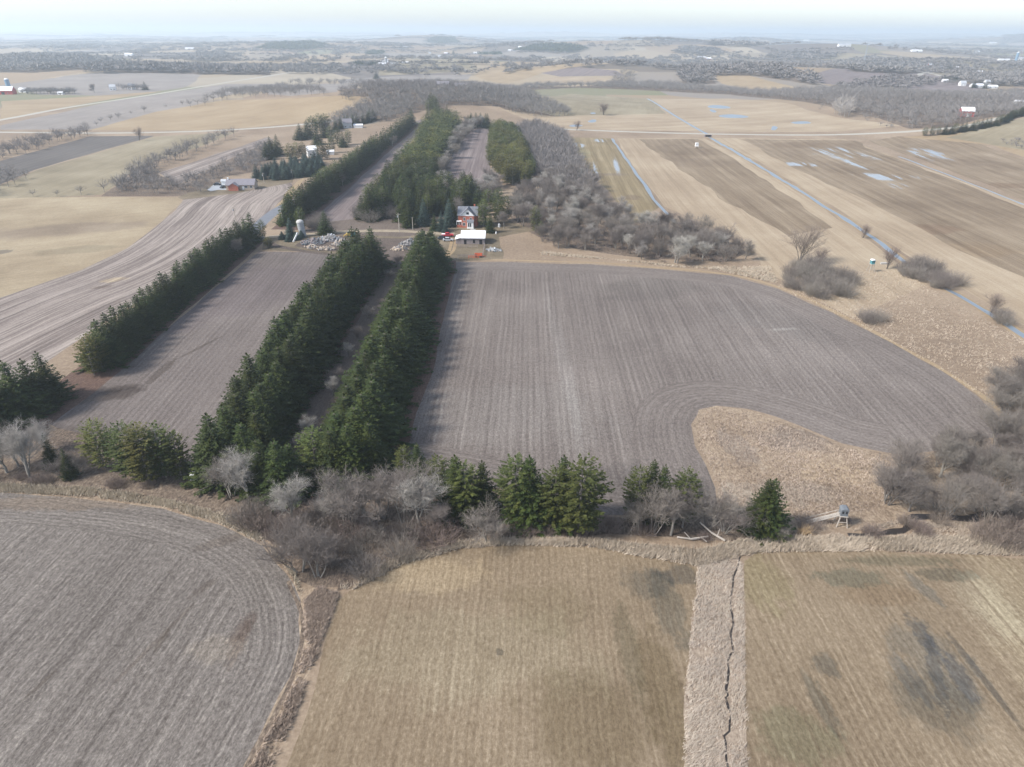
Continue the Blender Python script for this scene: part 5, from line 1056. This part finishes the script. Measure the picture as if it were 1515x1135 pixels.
pile(508, 362, 4.5, 2.4, 1.8, 190, 3, 'rubble', 'grey-white debris pile behind the tip of the spruce row', 'tan')
pile(462, 367, 2.8, 1.5, .9, 90, 4, 'tan', 'low tan heap of stones left of the centre of the yard', 'rubble')
pile(483, 369, 3.4, 1.5, 1.0, 110, 5, 'tan', 'low heap of pale stones in front of the tall white pile', 'rubble')
pile(513, 373, 3.6, 1.5, 1.1, 120, 6, 'tan', 'pinkish heap of rubble at the edge of the dark dirt', 'rubble')
pile(592, 369, 3.2, 2.0, 1.2, 130, 7, 'tan', 'tan rubble heap between the two double spruce rows', 'rubble')
pile(606, 362, 4.5, 2.4, 1.8, 190, 8, 'rubble', 'grey-white rubble pile between the two double spruce rows', 'blindgrey')
pile(730, 371, 2.6, 1.5, .7, 90, 9, 'galv', 'small heap of grey scrap right of the barn', 'rubble')
# vehicles
def wheels(t, xs, y0, y1, r=.36):
    for x in xs:
        for y in (y0, y1):
            w_ = Bx(); k = len(w_.v); n = 14
            for yy in (y-.12, y+.12):
                for i in range(n): a = i*2*math.pi/n; w_.v.append((x+r*math.cos(a), yy, r+r*math.sin(a)))
            w_.f.append(tuple(range(n))); w_.f.append(tuple(range(2*n-1, n-1, -1)))
            for i in range(n): j = (i+1) % n; w_.f.append((i, n+i, n+j, j))
            w_.obj('wheel', B['tyre'], t)
def pickup(px, py, rz, paint, label):
    t = thing('pickup_truck', px, py, rz, label, 'pickup'); b = Bx()
    b.prism([(-2.6, .45), (2.6, .45), (2.65, .95), (1.4, 1.08), (.95, 1.12), (-2.6, 1.12)], -.9, .9, 'y'); b.obj('body', B[paint], t)
    b = Bx(); b.prism([(-.9, 1.13), (1.25, 1.13), (.65, 1.72), (-.75, 1.74)], -.78, .78, 'y'); b.obj('cab', B[paint], t)
    b = Bx(); b.prism([(-.82, 1.2), (1.0, 1.2), (.55, 1.62), (-.7, 1.63)], -.795, .795, 'y'); b.obj('window', B['glass'], t)
    b = Bx(); b.box(-2.5, -1.0, -.75, .75, 1.13, 1.3); b.obj('load', B['white'], t); wheels(t, (-1.7, 1.7), -.85, .85)
def car(px, py, rz, paint, label):
    t = thing('parked_car', px, py, rz, label, 'car'); b = Bx()
    b.prism([(-2.2, .35), (2.2, .35), (2.25, .75), (1.3, .92), (-2.0, .95), (-2.25, .8)], -.85, .85, 'y'); b.obj('body', B[paint], t)
    b = Bx(); b.prism([(-1.7, .96), (1.1, .94), (.45, 1.42), (-1.1, 1.45)], -.72, .72, 'y'); b.obj('cabin', B['glass'], t)
    b = Bx(); b.prism([(-1.15, 1.44), (.48, 1.41), (.42, 1.5), (-1.05, 1.53)], -.7, .7, 'y'); b.obj('roof', B[paint], t); wheels(t, (-1.4, 1.4), -.8, .8, .33)
pickup(662, 350, 8, 'redpaint', 'red pickup truck with a white load parked on the lane left of the barn')
car(655, 354, 5, 'darkpaint', 'dark car parked in front of the red pickup'); car(663, 356.5, 0, 'greymetal', 'small grey car nearest the left end of the barn')
car(322, 274, 10, 'darkpaint', 'dark car under the bare trees left of the grey-roofed house'); car(331, 278, 70, 'darkpaint', 'black car on the driveway beside the grey-roofed house')
t = thing('skid_loader', 520, 350, 10, 'small yellow and teal machine beside the farm lane', 'machine'); b = Bx(); b.box(-2.2, -.3, -.7, .7, .6, 1.5); b.obj('body', B['yellow'], t); b = Bx(); b.box(-.28, 1.7, -.75, .75, .5, 1.9); b.obj('engine_cover', B['teal'], t); b = Bx(); b.box(-1.5, -.5, -.6, .6, 1.52, 2.2); b.obj('cab', B['glass'], t)
b = Bx(); b.bar((-2.1, .6, 1.2), (-3.4, .6, .4), .1); b.bar((-2.1, -.6, 1.2), (-3.4, -.6, .4), .1); b.obj('loader_arm', B['yellow'], t); wheels(t, (-1.4, 1.0), -.75, .75, .42)
# orange wagon and paddock fences
t = thing('farm_wagon', 708, 380.5, 0, 'orange-red farm wagon standing at the paddock fence', 'wagon'); b = Bx(); b.box(-1.5, 1.5, -.7, .7, .7, .85); b.box(-1.5, 1.5, -.7, -.62, .85, 1.5); b.box(-1.5, 1.5, .62, .7, .85, 1.5); b.box(-1.5, -1.42, -.6, .6, .85, 1.5); b.obj('bed', B['orange'], t)
b = Bx(); b.bar((1.5, 0, .6), (3.0, 0, .4), .06); b.obj('drawbar', B['orange'], t); wheels(t, (-1, 1), -.7, .7)
def fence(pts, sp, rails, h, mat, label, name='fence'):
    P = along(W(pts), sp); t = bpy.data.objects.new(name, None); COL.objects.link(t); t.location = (P[0][0], P[0][1], 0); t['label'] = label; t['category'] = 'fence'; r_ = Bx(); o = Vector((P[0][0], P[0][1], 0))
    for i, p in enumerate(P):
        b = Bx(); q = (p[0]-o.x, p[1]-o.y); b.box(q[0]-.07, q[0]+.07, q[1]-.07, q[1]+.07, 0, h+.1); b.obj('post', B[mat], t)
        if i: a = P[i-1]; [r_.bar((a[0]-o.x, a[1]-o.y, z_), (q[0], q[1], z_), .045) for z_ in rails]
    r_.obj('rail', B[mat], t)
fence([(717, 364), (714, 381), (673, 382)], 2.4, (.5, .9, 1.3), 1.3, 'weathered', 'dark board fence round the paddock in front of the barn')
fence([(673, 366), (713, 367.5)], 2.4, (.6, 1.1), 1.2, 'weathered', 'low weathered fence line just below the barn')
fence([(693, 382.5), (714, 382.2)], 2.0, (.4, .8, 1.1), 1.1, 'orange', 'short orange-red panel fence beside the farm wagon')
t = thing('white_tank', 738.5, 336, 0, 'small white upright tank at the edge of the bare wood right of the house', 'tank'); b = Bx(); b.cyl(0, 0, 0, 1.3, .55, .55, 14); b.cyl(0, 0, 1.3, 1.65, .55, .2, 14); b.obj('shell', B['white'], t)
t = thing('white_tank', 734, 346, 0, 'tiny white barrel on the grass behind the barn', 'barrel'); b = Bx(); b.cyl(0, 0, 0, .8, .32, .32, 12); b.cyl(0, 0, .8, .86, .34, .34, 12); b.obj('shell', B['white'], t)
t = thing('stone_well', 700, 341.5, 0, 'pale low stone platform between the house and the barn', 'platform'); b = Bx(); b.box(-1.3, 1.3, -.6, .6, 0, .45); b.box(-1.0, 1.0, -.4, .4, .45, .7); b.obj('platform', B['concretew'], t)
# utility poles
for px, py, h, lab in ((591, 343, 8.5, 'weathered utility pole with a white lamp at the farm lane'), (419, 333, 8, 'utility pole at the near end of the roadside conifers'), (349.5, 331, 8, 'utility pole standing in the striped field left of the paved road'), (391, 271, 6, 'utility pole right of the grey-roofed house'),
                       (433, 263, 5, 'short utility pole at the edge of the blue spruce plantation'), (611, 341, 6, 'grey pole without crossarm beside the spruce grove')):
    t = thing('utility_pole', px, py, 20, lab, 'pole'); b = Bx(); b.cyl(0, 0, -.3, h, .17, .11, 8); b.obj('pole', B['wood'], t)
    if 'without' not in lab: b = Bx(); b.box(-1.0, 1.0, .12, .24, h-.8, h-.66); b.obj('crossarm', B['wood'], t); b = Bx(); b.cyl(-.35, 0, h-2.0, h-1.2, .24, .24, 10); b.obj('transformer', B['galv'], t)
# hunting blinds
def blind(px, py, w_, leg, hbox, mat, roofm, rz, label, ladder=None, splay=.35):
    t = thing('hunting_blind', px, py, rz, label, 'hunting blind')
    for sx in (-1, 1):
        for sy in (-1, 1): b = Bx(); b.bar((sx*(w_/2+splay), sy*(w_/2+splay), -.1), (sx*w_*.42, sy*w_*.42, leg), .07); b.obj('leg', B['wood'], t)
    b = Bx(); b.bar((-w_/2-.1, -w_/2-.2, leg*.5), (w_/2+.1, -w_/2-.2, leg*.5), .045); b.bar((-w_/2-.1, w_/2+.2, leg*.5), (w_/2+.1, w_/2+.2, leg*.5), .045); b.obj('brace', B['wood'], t)
    b = Bx(); b.box(-w_/2-.15, w_/2+.15, -w_/2-.15, w_/2+.15, leg, leg+.12); b.obj('platform', B['wood'], t)
    b = Bx(); b.box(-w_/2, w_/2, -w_/2, w_/2, leg+.12, leg+hbox); b.obj('cabin', B[mat], t); b = Bx(); b.prism([(-w_/2-.12, leg+hbox), (w_/2+.12, leg+hbox), (w_/2-.25, leg+hbox+.32), (-w_/2+.25, leg+hbox+.32)], -w_/2-.1, w_/2+.1, 'y'); b.obj('roof', B[roofm], t)
    for x in (-w_*.25, w_*.25): b = Bx(); b.box(x-.16, x+.16, -w_/2-.03, -w_/2+.01, leg+hbox*.5, leg+hbox*.82); b.obj('window', B['dark'], t)
    if ladder:
        b = Bx(); ax, ay = ladder; n_ = 9
        for o_ in (-.42, .42): b.bar((ax, ay+o_, .05), (-w_/2-.15, o_, leg+.05), .06); b.bar((ax, ay+o_, .75), (-w_/2-.15, o_, leg+.75), .035)
        for i in range(n_*2): f = (i+.5)/(n_*2); X = ax+(-w_/2-.15-ax)*f; Y = ay*(1-f); b.box(X-.14, X+.14, Y-.42, Y+.42, leg*f+.06, leg*f+.1)
        b.obj('ramp', B['log'], t)
blind(1243, 776, 1.25, 2.2, 1.4, 'blindgrey', 'blindgrey', -8, 'grey box hunting blind on legs with a long pale ramp at the meadow end', (-6.2, -.4))
blind(1287.5, 402, 1.3, 3.0, 1.5, 'teal', 'white', 5, 'dark raised hunting blind with a white roof near the straight ditch', None)
blind(289, 715, 1.0, 1.1, 1.0, 'teal', 'white', 10, 'small teal hunting blind with white top beside the creek-side pines')
blind(1030.5, 219, 2.4, 1.2, 2.3, 'white', 'white', 0, 'white box blind standing in the brown field below the gravel road')
# fallen trunks
t = thing('fallen_tree', 1035, 800, 0, 'bleached fallen tree lying across the head of the marsh strip', 'fallen tree'); b = Bx()
for a_, b_, r_ in (((-3.9, .6, .3), (-1.5, -.1, .45), .10), ((-1.5, -.1, .45), (1.6, .5, .5), .13), ((.8, 3.6, 1.2), (2.4, 1.3, .7), .09), ((2.4, 1.3, .7), (4.4, -.3, .3), .12), ((-1.6, -.1, .4), (-2.6, 1.0, 1.1), .05), ((.3, .3, .5), (1.0, -.9, .5), .05), ((3.2, .6, .5), (3.9, 1.8, 1.2), .05)): b.bar(a_, b_, r_)
b.obj('trunk', B['log'], t)
t = thing('culvert', 1047.5, 202.5, 0, 'dark culvert mouth where the ditch passes under the gravel road', 'culvert'); b = Bx(); b.box(-3.2, 3.2, -.4, .4, -.2, 1.7); b.obj('headwall', B['weathered'], t); b = Bx(); b.box(-2.4, 2.4, -.48, -.41, 0, 1.5); b.obj('opening', B['dark'], t)
t = thing('straw_bale', 1307, 391, 0, 'pale log-like bale on the grass right of the raised blind', 'bale'); b = Bx(); b.bar((-1.1, 0, .35), (1.0, 0, .35), .34); b.bar((1.3, .3, .25), (2.6, .5, .25), .22); b.obj('bale', B['concretew'], t)
# grey-roofed ranch house at the left
t = simple('ranch_house', 356, 281, 15.5, 8.5, 2.7, 2.5, 'tan', 'greyshingle', 6, 'long brick ranch house with a grey-violet roof beside the bare wood', 'house', wins=[(3.2, 1, 1.6, 1.2), (6, 1, 1.2, 1.2)], door=(1.6, 1, 2.1, 'white'))
b = gable_walls(-5.8, -.5, -2.6, -.01, 2.5, 1.6, 'y'); b.obj('garage', B['brick'], t); gable_roof(-5.8, -.5, -2.6, 1.6, 2.5, 1.6, axis='y').obj('garage_roof', B['greyshingle'], t); c = Bx(); c.box(-7.4, -6.7, 3.6, 4.3, 3.4, 6.2); c.obj('chimney', B['white'], t)
simple('garden_shed', 332.5, 274, 3.4, 3, 2.2, .8, 'white', 'greymetal', 6, 'small white shed left of the grey-roofed ranch house', 'shed')
simple('white_house', 463, 232, 6.5, 7, 4.6, 2.4, 'white', 'whitemetal', 25, 'white house with a bright roof half hidden in the conifers', 'house', wins=[(-1.5, 1, 1, 1.2), (1.5, 1, 1, 1.2)])
simple('white_shed', 489, 229, 5, 4, 2.2, .8, 'white', 'whitemetal', 10, 'low white shed between the trunks right of the white house', 'shed')
simple('grey_house', 515, 190, 8, 7, 5, 3, 'greymetal', 'greyshingle', 20, 'grey house behind the tall pines near the upper road', 'house', wins=[(-2, 1, 1, 1.3), (2, 1, 1, 1.3)])
simple('white_shed', 530, 189.5, 8, 5, 2.4, .8, 'white', 'whitemetal', 5, 'long low white shed beside the far grey house', 'shed')
# distant farms:  name, px, py, w, d, h, rise, wall, roof, rz, label, cat, axis
FAR = [('red_barn', 5, 140, 24, 13, 5, 5, 'redwood', 'whitemetal', 10, 'red barn with a white roof at the far left edge', 'barn'),
 ('white_shed', 33, 137, 10, 8, 4, 2, 'white', 'whitemetal', 0, 'white shed just right of the red barn at the far left', 'shed'),
 ('farmhouse', 167, 134, 8, 8, 5, 3, 'white', 'greymetal', 20, 'pale farmhouse on the left of two beside the far road', 'house'),
 ('farmhouse', 192, 132.5, 9, 8, 5, 3, 'white', 'slate', -15, 'pale farmhouse on the right of two beside the far road', 'house'),
 ('white_shed', 89, 140, 7, 5, 2.6, 1, 'white', 'whitemetal', 0, 'tiny white shed among shrubs near the far left farm', 'shed'),
 ('white_barn', 566, 99, 30, 16, 6, 6, 'white', 'whitemetal', 10, 'large white barn nearest of the far central farm', 'barn'), ('red_barn', 568, 95.5, 34, 14, 6, 5, 'redwood', 'whitemetal', 0, 'red barn with white roof behind the large white barn', 'barn'),
 ('white_shed', 582, 96, 40, 12, 4, 2, 'white', 'whitemetal', 0, 'long white shed right of the far central farm', 'shed'), ('white_house', 571, 93, 20, 12, 7, 4, 'white', 'greymetal', 0, 'tall white house at the back of the far central farm', 'house'),
 ('white_shed', 600, 94, 36, 10, 3.5, 2, 'greymetal', 'whitemetal', 5, 'grey shed at the right end of the far central farm', 'shed'),
 ('white_barn', 660, 83, 26, 14, 6, 5, 'redwood', 'whitemetal', 0, 'reddish barn of the small farm right of the far central farm', 'barn'), ('farmhouse', 650, 85, 16, 10, 6, 4, 'white', 'greymetal', 0, 'white house of the small farm beyond the green pasture', 'house'),
 ('farmhouse', 636, 84, 16, 10, 6, 4, 'white', 'greymetal', 0, 'pale house at the left of the small farm beyond the green pasture', 'house'), ('white_shed', 703, 79.5, 22, 12, 6, 3, 'white', 'whitemetal', 0, 'single white shed left of the dark far tree clump', 'shed'),
 ('white_shed', 600, 71.5, 34, 16, 7, 4, 'white', 'whitemetal', 0, 'white far shed beside a pointed tree on the plain', 'shed'), ('white_house', 769, 73, 26, 16, 12, 5, 'white', 'whitemetal', 0, 'tall white far building at the foot of the conifer ridge', 'building'), ('white_shed', 757, 76, 50, 16, 6, 4, 'white', 'whitemetal', 0, 'wide white far shed at the left foot of the conifer ridge', 'shed'),
 ('red_barn', 1048, 89, 34, 16, 6, 6, 'redwood', 'whitemetal', 10, 'red barn with a white roof right of the wooded rise', 'barn'), ('white_barn', 1038, 87, 44, 18, 6, 5, 'white', 'whitemetal', -5, 'long white-roofed barn left of the red barn by the wooded rise', 'barn'),
 ('red_house', 1431, 173, 11, 9, 5, 3, 'redwood', 'whitemetal', -12, 'bright red house with a white roof in the brushy slope', 'house'),
 ('red_barn', 1451, 111, 24, 14, 6, 5, 'redwood', 'whitemetal', 0, 'bright red barn with white roof at the right-hand far farm', 'barn'), ('white_shed', 1424, 108, 32, 9, 3, 1.5, 'white', 'whitemetal', 0, 'long white shed left of the bright red barn', 'shed'), ('white_shed', 1438, 108.5, 16, 8, 3, 1.5, 'white', 'whitemetal', 0, 'short white shed touching the bright red barn', 'shed'),
 ('red_barn', 1416, 104, 12, 10, 6, 5, 'redwood', 'whitemetal', 0, 'small red barn right of the dark conifers at the far farm', 'barn'), ('red_barn', 1376, 99, 12, 10, 6, 5, 'redwood', 'greymetal', 0, 'small red barn at the bend of the far right road', 'barn'), ('red_barn', 1383, 101, 8, 8, 4, 3, 'redwood', 'greymetal', 0, 'smallest red shed at the bend of the far right road', 'shed'), ('grey_house', 1393, 103, 16, 10, 6, 4, 'white', 'slate', 0, 'dark-roofed house left of the conifers at the far farm', 'house'),
 ('farmhouse', 1425, 127.5, 9, 8, 5, 3, 'white', 'greymetal', 0, 'white-gabled house, first of the right-hand far houses', 'house'), ('ranch_house', 1447, 130, 18, 10, 3.5, 2.5, 'white', 'whitemetal', 0, 'wide white house, second of the right-hand far houses', 'house'), ('farmhouse', 1461, 127, 8, 8, 6, 3, 'white', 'greymetal', 0, 'small pale house, third of the right-hand far houses', 'house'), ('ranch_house', 1469, 131, 16, 9, 3, 2, 'white', 'whitemetal', 0, 'low white house, rightmost of the far houses', 'house'), ('white_shed', 1399, 122, 9, 6, 3, 2, 'white', 'whitemetal', 0, 'little white shed left of the row of far houses', 'shed'),
 ('white_barn', 1508, 89, 60, 20, 8, 4, 'white', 'whitemetal', 0, 'very long white barn at the far right edge', 'barn'), ('white_shed', 1486, 90, 60, 16, 5, 3, 'white', 'whitemetal', 0, 'low cream sheds left of the far blue silo', 'shed'), ('white_shed', 1447, 79, 24, 16, 9, 5, 'white', 'whitemetal', 0, 'tiny white building in the far right distance', 'building'), ('white_shed', 1357, 77, 60, 20, 6, 4, 'white', 'whitemetal', 0, 'wide white sheds in front of the far right woods', 'shed'), ('white_shed', 1322, 97, 14, 10, 4, 3, 'white', 'whitemetal', 0, 'lone white shed in the bare woods of the far right', 'shed'),
 ('white_shed', 1250, 69, 70, 24, 8, 5, 'white', 'whitemetal', 0, 'white buildings far off in the haze right of centre', 'shed'), ('white_barn', 1470, 64.5, 90, 30, 10, 6, 'white', 'whitemetal', 0, 'hazy white barn near the horizon at the right', 'barn'), ('white_shed', 1193, 61, 100, 30, 14, 8, 'white', 'whitemetal', 0, 'hazy cluster-like white building below the horizon', 'building'), ('white_shed', 280, 74, 60, 24, 8, 5, 'white', 'whitemetal', 0, 'far white sheds on the hazy plain at the left', 'shed'),
 ('white_shed', 190, 83.5, 40, 20, 8, 5, 'white', 'whitemetal', 0, 'white shed beside dark trees in the hazy left distance', 'shed'), ('white_shed', 1510, 157, 12, 9, 4, 2, 'white', 'whitemetal', 0, 'white shed at the right edge above the conifer hedge', 'shed'), ('brick_house', 655, 132, 14, 9, 5, 3, 'tan', 'greyshingle', 0, 'pinkish house hidden in the bare wooded ridge', 'house'), ('brick_house', 682, 133, 14, 9, 4, 3, 'brick', 'greyshingle', 0, 'reddish house right of the pinkish one in the wooded ridge', 'house')]
for (n_, px, py, w_, d, h, ri, wa, ro_, rz, lab, cat) in FAR:
    big = w_ > 30
    if at(px, py)[1] > 1500: w_ *= .62; d *= .7; h *= .75; ri *= .7; ro_ = 'greymetal' if ro_ == 'whitemetal' and (px+int(w_)) % 3 == 0 else ro_
    simple(n_, px, py, w_, d, h, ri, wa, ro_, rz, lab, cat, wins=[] if big else [(-w_*.25, 1, 1.2, 1.3), (w_*.25, 1, 1.2, 1.3)], door=(0, min(4, w_*.2), min(3.2, h*.7), 'dark' if 'barn' in cat or 'shed' in cat else 'white'))
for px, py, r_, h, m_, lab in ((15, 136.5, 3, 17, 'blue', 'tall blue-grey silo behind the red barn at the far left'), (1503, 90, 4.5, 26, 'blue', 'blue silo standing left of the very long white barn'), (571.5, 96, 3, 16, 'concrete', 'pale silo rising behind the large white barn')):
    t = thing('silo', px, py, 0, lab, 'silo'); b = Bx(); b.cyl(0, 0, 0, h, r_, r_, 20); b.obj('shell', B[m_], t); b = Bx(); b.cyl(0, 0, h, h+r_*.5, r_*1.02, r_*.4, 20); b.obj('cap', B['white'], t)
t = thing('lattice_tower', 1278, 93, 0, 'thin pale lattice mast rising above the far right woods', 'mast'); b = Bx()
for k in range(3): a = k*2.09; b.bar((3*math.cos(a), 3*math.sin(a), 0), (.5*math.cos(a), .5*math.sin(a), 45), .28)
for i in range(12): 
    for k in range(3): a = k*2.09; c_ = a+2.09; q = 3-2.5*i/12; q2 = 3-2.5*(i+1)/12; b.bar((q*math.cos(a), q*math.sin(a), i*3.75), (q2*math.cos(c_), q2*math.sin(c_), (i+1)*3.75), .14)
b.obj('lattice', B['galv'], t)
# distant single trees at farms
for px, py, h, k, lab in ((215, 133, 12, 'spruce', 'dark spruce right of the far left farmhouses'), (140, 137, 12, 'bare', 'round bare tree between the far left farm and its neighbour'), (1404, 107, 17, 'spruce', 'dark conifer in the middle of the right-hand far farm'), (1440, 130, 11, 'spruce', 'dark conifer beside the white-gabled far house'), (1457, 131, 11, 'spruce', 'dark conifer between the far white houses'),
                          (594, 71, 22, 'spruce', 'pointed dark tree beside the far white shed'), (557, 117, 14, 'spruce', 'dark conifer at the edge of the far hedge left of the ridge'), (671, 83, 20, 'spruce', 'dark round tree at the small farm beyond the green pasture'), (1341, 155, 7, 'spruce', 'dark cedar on the brushy slope')):
    x, y = at(px, py); tree(k, x, y, h, lab, None, 1.4)
def fwq(px0, px1, py, n, seed, h0, h1, mat, kind='far'):
    rs_ = random.Random(seed); P = [at(rs_.uniform(px0, px1), py+rs_.uniform(-1, 1)) for _ in range(n)]; wood('farmstead_trees', P, kind, h0, h1, mat, None, seed, 1.4)
fwq(38, 112, 139, 60, 1, 7, 12, 'twig', 'bare'); fwq(163, 218, 133, 22, 2, 8, 12, 'twig', 'bare'); fwq(520, 560, 96, 30, 3, 9, 14, 'twig'); fwq(525, 556, 97, 10, 4, 10, 14, 'spruce'); fwq(710, 740, 81, 30, 5, 10, 14, 'spruce'); fwq(1395, 1515, 125, 60, 6, 7, 11, 'twig', 'bare'); fwq(1395, 1425, 121, 24, 7, 7, 10, 'spruce', 'conifer')
# ------------------------------------------------------------------ tufts of tall dry grass
def tufts(name, poly, n, seed, h0, h1, mat='straw', lean=(0.3, 0.0), blades=5, wd=.05, avoid=None, clear=.32):
    rs_ = np.random.RandomState(seed); xs = [q[0] for q in poly]; ys = [q[1] for q in poly]; P = []
    while len(P) < n:
        x = rs_.uniform(min(xs), max(xs)); y = rs_.uniform(min(ys), max(ys))
        if avoid and min(math.hypot(x-q[0], y-q[1]) for q in avoid) < clear: continue
        if inside(x, y, poly) and mnoise.noise(Vector((x*.22, y*.22, seed))) > -.3+rs_.uniform(-.3, .3): P.append((x, y, hgt(x, y) if y > 500 else 0.0))
    P = np.repeat(np.array(P), blades, 0); m = len(P); P[:, :2] += rs_.normal(0, .16, (m, 2)); nz = np.sin(P[:, 0]*.35)*.4
    D = unit(np.column_stack([rs_.normal(lean[0], .42, m)+nz, rs_.normal(lean[1], .42, m), np.full(m, 1.0)])); S = unit(np.cross(D, rs_.normal(0, 1, (m, 3)))); g_ = Geo(); g_.tri(P, D, S, rs_.uniform(h0, h1, m), np.full(m, wd))
    me = g_.mesh(name, ML[mat]); o = bpy.data.objects.new(name, me); COL.objects.link(o); o['kind'] = 'stuff'
tufts('marsh_grass', W([(1034, 812), (1094, 812), (1099, 900), (1101, 1000), (1106, 1150), (1010, 1150), (1016, 1000), (1028, 880)]), 4600, 1, .25, .7, 'palestraw', (.7, .35), wd=.03, avoid=[q[:2] for q in along(chaikin(W([(1088, 812), (1092, 826), (1086, 850), (1084, 880), (1082, 930), (1080, 980), (1076, 1020), (1078, 1060), (1074, 1110), (1076, 1200)])), .5)])
tufts('tall_grass', W([(500, 870), (600, 820), (680, 803), (760, 798), (880, 800), (960, 808), (1035, 815), (1095, 800), (1180, 795), (1300, 798), (1420, 795), (1515, 815), (1560, 824), (1300, 815), (1124, 817), (1034, 838), (960, 826), (880, 810), (760, 806), (680, 812), (600, 833), (520, 874)]), 6500, 2, .5, 1.3)
tufts('tall_grass', W([(-20, 716), (130, 722), (240, 738), (330, 762), (400, 800), (430, 850), (445, 885), (436, 850), (390, 806), (325, 774), (240, 749), (130, 735), (-20, 727)]), 3200, 3, .4, 1.0)
tufts('tall_grass', W([(500, 880), (470, 960), (430, 1070), (390, 1160), (330, 1160), (370, 1135), (410, 1060), (440, 1000), (452, 940), (450, 890), (470, 870)]), 3000, 4, .35, .9)
tufts('tall_grass', W([(1040, 612), (1062, 604), (1110, 612), (1240, 662), (1325, 676), (1320, 745), (1180, 792), (1070, 772), (1066, 735), (1050, 690), (1034, 660), (1030, 630)]), 4200, 5, .2, .55, blades=4)
tufts('tall_grass', W([(1150, 425), (1230, 462), (1320, 507), (1400, 552), (1450, 586), (1540, 590), (1540, 520), (1440, 462), (1380, 430), (1330, 400), (1260, 400), (1180, 400)]), 5000, 6, .3, .7, blades=4, wd=.05)
tufts('tall_grass', W([(800, 378), (930, 386), (1060, 400), (1150, 420), (1140, 395), (1110, 395), (1000, 396), (900, 384), (800, 372)]), 1500, 7, .5, 1.1, blades=4, wd=.08)
tufts('golden_grass_clump', W([(1180, 788), (1190, 782), (1200, 788), (1190, 794)]), 60, 8, .9, 1.6, 'gold_grass', blades=7)
tufts('tall_grass', W([(1190, 800), (1330, 770), (1440, 768), (1560, 775), (1560, 815), (1400, 800), (1250, 802)]), 4200, 9, .25, .7, avoid=[(q[0], q[1]) for q in along(W([(1255, 793), (1285, 791), (1320, 788), (1338, 786), (1342, 772), (1352, 765), (1400, 767), (1440, 769), (1458, 762), (1490, 756), (1560, 750)]), 1.0)], clear=1.3)
# ------------------------------------------------------------------ haze: one closed box of even air
def build_haze():
    bm = bmesh.new(); bmesh.ops.create_cube(bm, size=1.0)
    me = bpy.data.meshes.new('haze'); bm.to_mesh(me); bm.free(); o = bpy.data.objects.new('haze', me); COL.objects.link(o)
    o.scale = (60400, 30800, 176); o.location = (0, 14800, 81); o['kind'] = 'stuff'
    m = bpy.data.materials.new('hazy_air'); m.use_nodes = True; t = m.node_tree; t.nodes.clear()
    out = t.nodes.new('ShaderNodeOutputMaterial'); v = t.nodes.new('ShaderNodeVolumePrincipled'); t.links.new(v.outputs[0], out.inputs['Volume'])
    v.inputs['Density'].default_value = 1.7e-4; v.inputs['Color'].default_value = (0.78, 0.90, 1.0, 1); v.inputs['Anisotropy'].default_value = 0.25
    me.materials.append(m)
build_haze()
